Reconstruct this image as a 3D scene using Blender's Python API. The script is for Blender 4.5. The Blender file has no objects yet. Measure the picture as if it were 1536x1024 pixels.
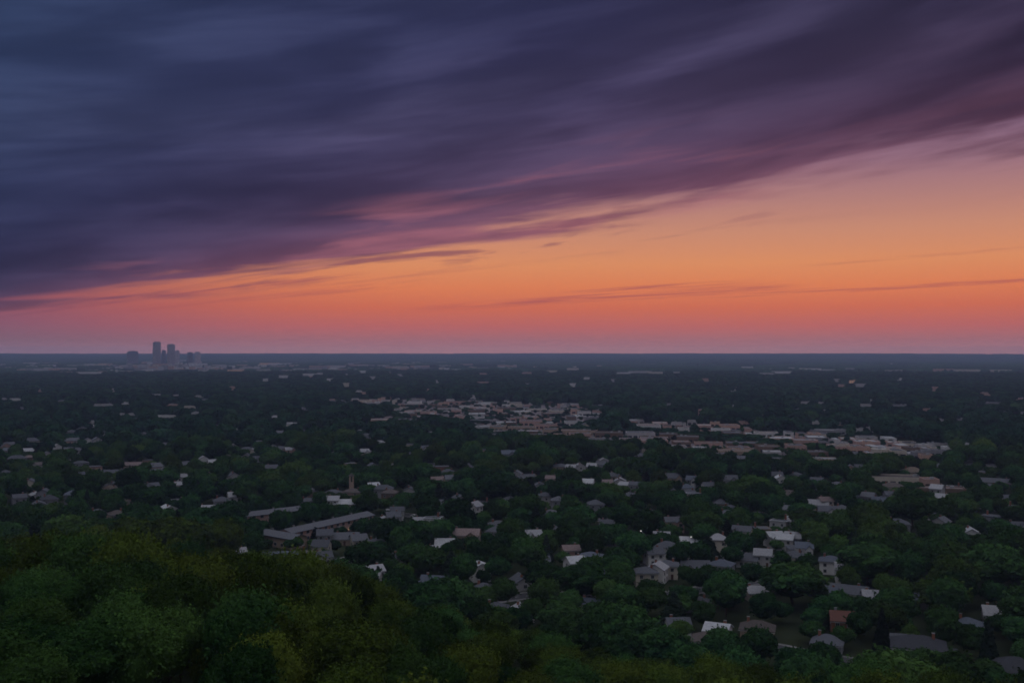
import bpy, math, random
import numpy as np
from mathutils import Matrix, Vector
random.seed(7); RNG = np.random.default_rng(7)
R = math.radians
S = bpy.context.scene
COL = S.collection
F = 1500.0; CX = 768.0; HY = 527.0; CAM_Z = 90.0      # the photograph's geometry (1536 px wide)
GREY = {}

# ------------------------------------------------------------------ basics
def lin(c):
    return tuple(((v/255)/12.92 if v <= 10 else (((v/255)+.055)/1.055)**2.4) for v in c)
def link(o): COL.objects.link(o); return o
def tag(o, label=None, cat=None, group=None, kind=None):
    for k, v in (('label', label), ('category', cat), ('group', group), ('kind', kind)):
        if v: o[k] = v
    return o
def empty(name, loc=(0,0,0), rz=0):
    o = bpy.data.objects.new(name, None); o.location = loc; o.rotation_euler = (0,0,rz)
    o.empty_display_size = .5
    return link(o)
def copy_tree(o, parent=None, kids=None):
    c = o.copy(); COL.objects.link(c)
    c.parent = parent
    for ch in KIDS.get(o.name, ()):
        copy_tree(ch, c)
    return c
KIDS = {}

class MB:
    """collects faces with material slots and links them as one mesh"""
    def __init__(s): s.v = []; s.f = []; s.m = []; s.mats = []
    def slot(s, mat):
        if mat not in s.mats: s.mats.append(mat)
        return s.mats.index(mat)
    def face(s, pts, mat):
        n = len(s.v); s.v += [tuple(p) for p in pts]; s.f.append(tuple(range(n, n+len(pts)))); s.m.append(s.slot(mat))
    def solid(s, verts, faces, mat):
        n = len(s.v); s.v += [tuple(p) for p in verts]; k = s.slot(mat)
        for f in faces: s.f.append(tuple(n+i for i in f)); s.m.append(k)
    def box(s, x0, x1, y0, y1, z0, z1, mat):
        v = [(x,y,z) for z in (z0,z1) for x,y in ((x0,y0),(x1,y0),(x1,y1),(x0,y1))]
        s.solid(v, [(3,2,1,0),(4,5,6,7),(0,1,5,4),(1,2,6,5),(2,3,7,6),(3,0,4,7)], mat)
    def tube(s, path, radii, mat, n=7):
        rings = []
        for i,p in enumerate(path):
            a = Vector(path[max(i-1,0)]); b = Vector(path[min(i+1,len(path)-1)])
            d = (b-a).normalized() if (b-a).length > 1e-6 else Vector((0,0,1))
            q = d.to_track_quat('Z','Y')
            rings.append([Vector(p)+q@Vector((math.cos(t)*radii[i], math.sin(t)*radii[i], 0)) for t in [2*math.pi*k/n for k in range(n)]])
        v = [p for r in rings for p in r]; f = []
        for i in range(len(rings)-1):
            for k in range(n): f.append((i*n+k, i*n+(k+1)%n, (i+1)*n+(k+1)%n, (i+1)*n+k))
        f.append(tuple(range(n))[::-1]); f.append(tuple((len(rings)-1)*n+k for k in range(n)))
        s.solid(v, f, mat)
    def mesh(s, name):
        me = bpy.data.meshes.new(name); me.from_pydata(s.v, [], s.f)
        for m in s.mats: me.materials.append(m)
        me.polygons.foreach_set('material_index', s.m); me.update()
        return me
    def build(s, name, parent=None, loc=None):
        o = bpy.data.objects.new(name, s.mesh(name)); link(o)
        if parent is not None:
            o.parent = parent; KIDS.setdefault(parent.name, []).append(o)
        if loc: o.location = loc
        return o

# ------------------------------------------------------------------ materials
def new_mat(name):
    m = bpy.data.materials.new(name); m.use_nodes = True
    nt = m.node_tree; b = nt.nodes['Principled BSDF']
    return m, nt, b
def mat_noise(name, c1, c2, scale=.5, rough=.85, detail=4, spec=.2, bump=0, rand=0.0, coord='Object', dist=1.0):
    """two-tone noise surface; rand varies brightness per object"""
    m, nt, b = new_mat(name); N, Lk = nt.nodes, nt.links
    tc = N.new('ShaderNodeTexCoord'); no = N.new('ShaderNodeTexNoise')
    no.inputs['Scale'].default_value = scale; no.inputs['Detail'].default_value = detail
    Lk.new(tc.outputs[coord], no.inputs['Vector'])
    rp = N.new('ShaderNodeValToRGB'); rp.color_ramp.elements[0].position = .35; rp.color_ramp.elements[1].position = .65
    rp.color_ramp.elements[0].color = (*c1,1); rp.color_ramp.elements[1].color = (*c2,1)
    Lk.new(no.outputs['Fac'], rp.inputs['Fac']); out = rp.outputs['Color']
    if rand:
        oi = N.new('ShaderNodeObjectInfo'); mr = N.new('ShaderNodeMapRange')
        mr.inputs['To Min'].default_value = 1-rand; mr.inputs['To Max'].default_value = 1+rand
        Lk.new(oi.outputs['Random'], mr.inputs['Value'])
        vm = N.new('ShaderNodeVectorMath'); vm.operation = 'SCALE'
        Lk.new(out, vm.inputs[0]); Lk.new(mr.outputs['Result'], vm.inputs['Scale']); out = vm.outputs[0]
    Lk.new(out, b.inputs['Base Color'])
    b.inputs['Roughness'].default_value = rough; b.inputs['Specular IOR Level'].default_value = spec
    if bump:
        bp = N.new('ShaderNodeBump'); bp.inputs['Strength'].default_value = bump; bp.inputs['Distance'].default_value = dist
        Lk.new(no.outputs['Fac'], bp.inputs['Height']); Lk.new(bp.outputs['Normal'], b.inputs['Normal'])
    return m
def mat_foliage(name, dark, light, warm, clump=.35):
    """leaf colour: a tone per tree, another per clump of leaves, a drift over the land"""
    dark, light, warm = [tuple(v*.96 for v in c_) for c_ in (dark, light, warm)]
    m, nt, b = new_mat(name); N, Lk = nt.nodes, nt.links
    tc = N.new('ShaderNodeTexCoord'); oi = N.new('ShaderNodeObjectInfo'); ge = N.new('ShaderNodeNewGeometry')
    n1 = N.new('ShaderNodeTexNoise'); n1.inputs['Scale'].default_value = clump; n1.inputs['Detail'].default_value = 3
    Lk.new(tc.outputs['Object'], n1.inputs['Vector'])
    n2 = N.new('ShaderNodeTexNoise'); n2.inputs['Scale'].default_value = .009; n2.inputs['Detail'].default_value = 2
    Lk.new(ge.outputs['Position'], n2.inputs['Vector'])
    mx = N.new('ShaderNodeMix'); mx.data_type = 'RGBA'
    mx.inputs['A'].default_value = (*dark,1); mx.inputs['B'].default_value = (*light,1)
    mr = N.new('ShaderNodeMapRange'); mr.inputs['From Min'].default_value = .35; mr.inputs['From Max'].default_value = .65
    Lk.new(n1.outputs['Fac'], mr.inputs['Value']); Lk.new(mr.outputs['Result'], mx.inputs['Factor'])
    m2 = N.new('ShaderNodeMix'); m2.data_type = 'RGBA'; m2.inputs['B'].default_value = (*warm,1)
    Lk.new(mx.outputs['Result'], m2.inputs['A'])
    a = N.new('ShaderNodeMath'); a.operation = 'MULTIPLY'
    r2 = N.new('ShaderNodeMapRange'); r2.inputs['From Min'].default_value = .4; r2.inputs['From Max'].default_value = .62
    Lk.new(n2.outputs['Fac'], r2.inputs['Value']); Lk.new(r2.outputs['Result'], a.inputs[0]); Lk.new(oi.outputs['Random'], a.inputs[1])
    Lk.new(a.outputs[0], m2.inputs['Factor'])
    fr = N.new('ShaderNodeMath'); fr.operation = 'MULTIPLY_ADD'; fr.inputs[1].default_value = 7.31; fr.inputs[2].default_value = .0
    Lk.new(oi.outputs['Random'], fr.inputs[0]); f2 = N.new('ShaderNodeMath'); f2.operation = 'FRACT'; Lk.new(fr.outputs[0], f2.inputs[0])
    r3 = N.new('ShaderNodeMapRange'); r3.inputs['To Min'].default_value = .50; r3.inputs['To Max'].default_value = 1.5
    Lk.new(f2.outputs[0], r3.inputs['Value'])
    vm = N.new('ShaderNodeVectorMath'); vm.operation = 'SCALE'
    Lk.new(m2.outputs['Result'], vm.inputs[0]); Lk.new(r3.outputs['Result'], vm.inputs['Scale'])
    N.remove(b); df = N.new('ShaderNodeBsdfDiffuse'); tr = N.new('ShaderNodeBsdfTranslucent'); ms = N.new('ShaderNodeMixShader')
    ms.inputs['Fac'].default_value = .12
    Lk.new(vm.outputs[0], df.inputs['Color']); Lk.new(vm.outputs[0], tr.inputs['Color'])
    Lk.new(df.outputs[0], ms.inputs[1]); Lk.new(tr.outputs[0], ms.inputs[2]); Lk.new(ms.outputs[0], N['Material Output'].inputs['Surface'])
    return m
def mat_emit(name, col, s):
    m, nt, b = new_mat(name)
    b.inputs['Base Color'].default_value = (*col,1); b.inputs['Emission Color'].default_value = (*col,1); b.inputs['Emission Strength'].default_value = s
    return m
FOL_OLIVE = mat_foliage('foliage_olive', (.022,.048,.011), (.080,.130,.021), (.096,.132,.020), .5)
FOL_NEARG = mat_foliage('foliage_near_green', (.016,.054,.018), (.052,.128,.034), (.07,.125,.028), .5)
FOL_GREEN = mat_foliage('foliage_green', (.013,.046,.022), (.044,.118,.036), (.080,.132,.026), .3)
FOL_FAR = mat_foliage('foliage_far', (.012,.044,.026), (.030,.086,.042), (.046,.098,.034), .2)
FOL_CONE = mat_foliage('foliage_needles', (.014,.026,.018), (.026,.044,.028), (.026,.044,.028), .6)
FOL_YELLOW = mat_foliage('foliage_yellow', (.10,.12,.02), (.20,.20,.03), (.2,.2,.03), .5)
BARK = mat_noise('bark', (.05,.038,.028), (.09,.07,.05), 3, .95)
W = {}
for k, c in dict(white=(.72,.70,.68), cream=(.62,.55,.46), pale=(.52,.50,.50), pink=(.55,.36,.30), tan=(.42,.32,.24), grey=(.30,.30,.32),
                 blue=(.26,.33,.44), brick=(.30,.13,.085), brown=(.20,.14,.10), dark=(.12,.12,.14), warm=(.66,.42,.32)).items():  # warm puts the orange light on facades into the wall colour
    W[k] = mat_noise('wall_'+k, tuple(v*.85 for v in c), c, .35, .85, 5, .15, rand=.08)
def mat_roof(name, c):
    m = mat_noise(name, tuple(v*.78 for v in c), c, 1.4, .8, 6, .3, bump=.3, rand=.15, dist=.1)
    return m
RF = {}
for k, c in dict(grey=(.19,.20,.23), slate=(.15,.16,.19), blue=(.17,.20,.26), pale=(.42,.42,.45), white=(.58,.59,.62), brown=(.17,.14,.13), pink=(.36,.27,.26),
                 tan=(.30,.23,.18), dark=(.08,.085,.105), red=(.26,.11,.08)).items():
    RF[k] = mat_roof('roof_'+k, tuple(v*(.62 if k not in ('white','pale') else .85) for v in c))
m, nt, b = new_mat('window_glass'); b.inputs['Base Color'].default_value = (.02,.025,.035,1); b.inputs['Roughness'].default_value = .08; GLASS = m
LIT = mat_emit('lit_window', (1.0,.60,.36), .34)  # lit house windows, and the glow added to far orange-lit facades
LITW = mat_emit('lamp_light', (.95,.93,.85), 1.4)
TRIM = mat_noise('trim_white', (.36,.36,.36), (.46,.46,.45), 2)
DOORM = mat_noise('door_paint', (.10,.05,.04), (.14,.08,.06), 2)
CONC = mat_noise('concrete', (.15,.15,.15), (.22,.215,.21), .3, .9, 6)
ASPH = mat_noise('asphalt', (.045,.045,.05), (.065,.065,.07), .15, .9, 7, .25)
LOT = mat_noise('lot_asphalt', (.12,.105,.11), (.21,.18,.185), .02, .9, 8, .25)
METAL = mat_noise('roof_metal', (.30,.31,.33), (.40,.41,.43), .8, .5, 4, .4)
PAINTL = mat_noise('line_paint', (.5,.5,.48), (.65,.65,.62), .5)

# ------------------------------------------------------------------ land
def smooth(t): t = np.clip(t, 0, 1); return t*t*(3-2*t)
def hill(x, y):
    x = np.asarray(x, float); y = np.asarray(y, float)
    d = np.hypot(x, y); az = np.arctan2(x, np.maximum(y, 1e-3)); az = np.clip(az, -.6, .6)
    D = np.interp(az, [-.6,-.46,-.30,-.12,0.05,.2,.35,.6], [450,440,390,318,282,262,252,250])
    t = 1-d/D
    k = .035                                                  # soft toe
    s = k*np.log1p(np.exp(np.clip(t/k, -60, 60)))
    bump = 3.5*np.sin(x*.031+1.3)*np.cos(y*.027)+2.0*np.sin(x*.07+y*.05)
    return 74*s + bump*np.clip(s*3, 0, 1)
def ground(x, y):
    d = np.hypot(x, y)
    far = 50*smooth((d-8200)/6600)
    roll = 5*np.sin(np.asarray(x)*.0011+.4)*np.sin(np.asarray(y)*.0009)*smooth((d-4300)/2500)
    return hill(x, y) + far + roll
def gz(x, y): return float(ground(x, y))
def at(px, py):
    """the point of the land that the photograph shows at a pixel"""
    dx = (px-CX)/F; dz = -(py-HY)/F; t = 60.0
    while t < 16000:
        if CAM_Z + dz*t < gz(dx*t, t): break
        t *= 1.004
    return dx*t, t
def proj(x, y, z): return CX + F*x/np.maximum(y,1e-3), HY - F*(z-CAM_Z)/np.maximum(y,1e-3)

def make_ground():
    nr, na = 260, 420
    rad = np.concatenate([[0], np.geomspace(6, 15000, nr-1)])
    ang = np.linspace(0, 2*math.pi, na, endpoint=False)
    rr, aa = np.meshgrid(rad, ang, indexing='ij'); x = rr*np.sin(aa); y = rr*np.cos(aa)
    z = ground(x, y); z[0,:] = z[0,0]
    v = np.stack([x,y,z], -1).reshape(-1,3)
    idx = np.arange(nr*na).reshape(nr,na)
    a = idx[:-1]; b = idx[1:]; f = np.stack([a, b, np.roll(b,-1,1), np.roll(a,-1,1)], -1).reshape(-1,4)[:, ::-1]
    me = bpy.data.meshes.new('ground'); me.from_pydata(v.tolist(), [], f.tolist()); me.shade_smooth()
    m, nt, bs = new_mat('ground'); N, Lk = nt.nodes, nt.links
    ge = N.new('ShaderNodeNewGeometry')
    n1 = N.new('ShaderNodeTexNoise'); n1.inputs['Scale'].default_value = .05; n1.inputs['Detail'].default_value = 8
    n2 = N.new('ShaderNodeTexNoise'); n2.inputs['Scale'].default_value = .004; n2.inputs['Detail'].default_value = 5
    Lk.new(ge.outputs['Position'], n1.inputs['Vector']); Lk.new(ge.outputs['Position'], n2.inputs['Vector'])
    r1 = N.new('ShaderNodeValToRGB'); e = r1.color_ramp.elements
    e[0].position = .3; e[0].color = (.018,.028,.014,1); e[1].position = .7; e[1].color = (.042,.050,.026,1)
    Lk.new(n1.outputs['Fac'], r1.inputs['Fac'])
    r2 = N.new('ShaderNodeValToRGB'); e = r2.color_ramp.elements
    e[0].position = .60; e[0].color = (0,0,0,1); e[1].position = .72; e[1].color = (.6,.6,.6,1)
    Lk.new(n2.outputs['Fac'], r2.inputs['Fac'])
    mx = N.new('ShaderNodeMix'); mx.data_type = 'RGBA'; mx.inputs['B'].default_value = (.085,.078,.055,1)
    Lk.new(r1.outputs['Color'], mx.inputs['A']); Lk.new(r2.outputs['Color'], mx.inputs['Factor']); Lk.new(mx.outputs['Result'], bs.inputs['Base Color'])
    bs.inputs['Roughness'].default_value = 1; bs.inputs['Specular IOR Level'].default_value = 0
    me.materials.append(m)
    o = bpy.data.objects.new('ground', me); link(o); tag(o, kind='structure')
make_ground()

# ------------------------------------------------------------------ tree shapes
def np_mesh(name, verts, quads, mats, midx=None, tris=None):
    nv = len(verts); nf = len(quads)
    me = bpy.data.meshes.new(name); me.vertices.add(nv); me.vertices.foreach_set('co', verts.astype(np.float32).ravel())
    k = quads.shape[1]
    me.loops.add(nf*k); me.loops.foreach_set('vertex_index', quads.astype(np.int32).ravel())
    me.polygons.add(nf); me.polygons.foreach_set('loop_start', np.arange(0, nf*k, k, dtype=np.int32))
    me.update(calc_edges=True); me.validate()
    for m in mats: me.materials.append(m)
    return me
_ico = None
def ico():
    global _ico
    if _ico is None:
        import bmesh
        bm = bmesh.new(); bmesh.ops.create_icosphere(bm, subdivisions=2, radius=1)
        _ico = (np.array([v.co[:] for v in bm.verts]), np.array([[v.index for v in f.verts]+[f.verts[0].index] for f in bm.faces])); bm.free()
    return _ico
def leaves(P, Nn, size, rng):
    """small folded leaf sprays at P facing roughly Nn"""
    n = len(P); up = rng.normal(size=(n,3)); t = np.cross(Nn, up); t /= np.linalg.norm(t, axis=1, keepdims=True)+1e-9
    s = np.cross(Nn, t); a = size*(.5+1.7*rng.random((n,1))**2.2); w = a*(.45+.4*rng.random((n,1)))
    bend = Nn*a*.25
    V = np.stack([P+t*a-bend*.6, P+s*w, P-t*a-bend*.4, P-s*w+bend*.3], 1).reshape(-1,3)
    return V, np.arange(n*4).reshape(n,4)
def crown_mesh(name, seed, n, size, mat, style='round', H=12.0, Rr=6.0, twigs=0, core=True):
    rng = np.random.default_rng(seed)
    lob = []
    if style == 'cone':
        for i in range(13):
            t = i/12; z = H*(.12+.84*t); r = Rr*.62*(1-t)**.85+.25
            lob.append(((rng.normal()*.12, rng.normal()*.12, z), (r, r, H*.07+r*.22)))
    else:
        tall = {'round':1.0, 'tall':1.25, 'broad':.85}[style]
        lob.append(((0,0,H*.56), (Rr*.74, Rr*.74, H*.34)))
        K = 15
        for i in range(K):
            a = i*2.4+rng.random()*.7; e = math.asin(min(.97, rng.random()**.8*1.05-.12 if i > 2 else .9))
            rad = Rr*(.50+.16*rng.random()); q = Rr*(.30+.17*rng.random())
            if style == 'tall': q *= .88
            lob.append(((math.cos(a)*math.cos(e)*rad, math.sin(a)*math.cos(e)*rad, H*.56+math.sin(e)*rad*.85*tall*H/12), (q, q, q*(.80+.25*rng.random()))))
    C = np.array([l[0] for l in lob]); Q = np.array([l[1] for l in lob])
    wts = (Q[:,0]*Q[:,2])**.9; wts[0] *= .35 if style != 'cone' else 1
    pick = rng.choice(len(lob), size=int(n*1.7), p=wts/wts.sum())
    d = rng.normal(size=(len(pick),3)); d[:,2] = np.where(d[:,2] < -.6, -d[:,2], d[:,2]); d /= np.linalg.norm(d, axis=1, keepdims=True)
    P = C[pick]+d*Q[pick]*(.86+.2*rng.random((len(pick),1)))
    keep = np.ones(len(P), bool)
    for j in range(len(lob)):
        inn = (((P-C[j])/Q[j])**2).sum(1) < .72
        keep &= ~(inn & (pick != j))
    P, d = P[keep][:n], d[keep][:n]
    if twigs:
        ti = rng.choice(len(P), twigs); base, dr = P[ti], d[ti]+rng.normal(size=(twigs,3))*.35+np.array([0,0,.25])
        dr /= np.linalg.norm(dr, axis=1, keepdims=True); Ln = .4+rng.random(twigs)**1.5*1.5
        m_ = 9; fr = np.linspace(.2, 1, m_)
        tp = (base[:,None,:]+dr[:,None,:]*(Ln[:,None]*fr[None,:])[:,:,None]+rng.normal(size=(twigs,m_,3))*.13*(1.3-fr)[None,:,None]).reshape(-1,3)
        P = np.concatenate([P, tp]); d = np.concatenate([d, np.repeat(dr, m_, 0)])
    Nn = d+rng.normal(size=d.shape)*.55+np.array([0,0,.15]); Nn /= np.linalg.norm(Nn, axis=1, keepdims=True)
    V, Fq = leaves(P, Nn, size, rng)
    if core:
        iv, it = ico(); vs, fs = [V], [Fq]; o = len(V)
        for c, q in zip(C, Q):
            w = iv*(q*.84)*(1+.10*np.sin(iv[:, [1,2,0]]*5+c[0]))+c
            vs.append(w); fs.append(it+o); o += len(w)
        V = np.concatenate(vs)
        nq = len(Fq); tri = np.concatenate(fs[1:])
        # mixed quads and triangles
        me = bpy.data.meshes.new(name); me.vertices.add(len(V)); me.vertices.foreach_set('co', V.astype(np.float32).ravel())
        loops = np.concatenate([Fq.ravel(), tri[:, :3].ravel()]); starts = np.concatenate([np.arange(0, nq*4, 4), nq*4+np.arange(0, len(tri)*3, 3)])
        me.loops.add(len(loops)); me.loops.foreach_set('vertex_index', loops.astype(np.int32))
        me.polygons.add(len(starts)); me.polygons.foreach_set('loop_start', starts.astype(np.int32))
        me.update(calc_edges=True); me.materials.append(mat); me.validate()
        return me
    return np_mesh(name, V, Fq, [mat])
def trunk_mesh(seed, H=12.0, straight=False):
    rg = random.Random(seed); b = MB()
    top = H*(.9 if straight else .5)
    pts = [(0,0,-1.0)]+[(rg.uniform(-.12,.12)*i, rg.uniform(-.12,.12)*i, top*i/4) for i in range(1,5)]
    b.tube(pts, [.38,.30,.24,.19,.10], BARK, 8)
    if not straight:
        for k in range(5):
            a = k*1.3+rg.random(); z0 = top*(.45+.12*k); L = 3.0+rg.random()*1.2
            b.tube([(0,0,z0), (math.cos(a)*L*.5, math.sin(a)*L*.5, z0+L*.45), (math.cos(a)*L, math.sin(a)*L, z0+L*.8)], [.16,.10,.04], BARK, 5)
    return b.mesh('trunk')
NEAR = [crown_mesh('crown', 10+i, 30000, .125, FOL_OLIVE, st, twigs=700) for i, st in enumerate(('round','tall','round','broad','tall','round'))]
NEARG = [crown_mesh('crown', 30+i, 30000, .125, FOL_NEARG, st, twigs=700) for i, st in enumerate(('round','tall'))]
MID = [crown_mesh('crown', 50+i, 6500, .30, FOL_GREEN, st, twigs=60) for i, st in enumerate(('round','broad','round','tall','round'))]
MIDO = [crown_mesh('crown', 70+i, 12000, .21, FOL_OLIVE, st, twigs=150) for i, st in enumerate(('round','broad','tall'))]
CONE = [crown_mesh('crown', 90+i, 3200, .34, FOL_CONE, 'cone', H=15, Rr=4.6) for i in range(2)]
YEL = crown_mesh('crown', 99, 4000, .38, FOL_YELLOW, 'tall')
FARM = [crown_mesh('crown', 110+i, 420, 1.0, FOL_FAR, st) for i, st in enumerate(('round','broad','round','tall'))]
TRUNK = [trunk_mesh(i) for i in range(3)]; TRUNKS = trunk_mesh(9, 15, True)
def canopy_clump(seed):
    """a block of far woodland: many small crowns grown together, ragged at the edge"""
    rng = np.random.default_rng(seed); n = 26; L = 150.0; vs, fs, o = [], [], 0
    iv, it = ico()
    iv = iv[:]; 
    for k in range(70):
        a = rng.random()*2*math.pi; r = L*.52*math.sqrt(rng.random()); x, y = r*math.cos(a), r*math.sin(a)*1.0
        q = 6+5*rng.random(); h = 8+6*rng.random()
        w = iv*np.array([q, q, h*.55])*(1+.22*np.sin(iv[:, [1,2,0]]*4+k))+np.array([x, y, h*.5])
        vs.append(w); fs.append(it[:, :3]+o); o += len(w)
    return np_mesh('canopy', np.concatenate(vs), np.concatenate(fs), [FOL_FAR])
CLUMP = [canopy_clump(200+i) for i in range(4)]

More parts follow.
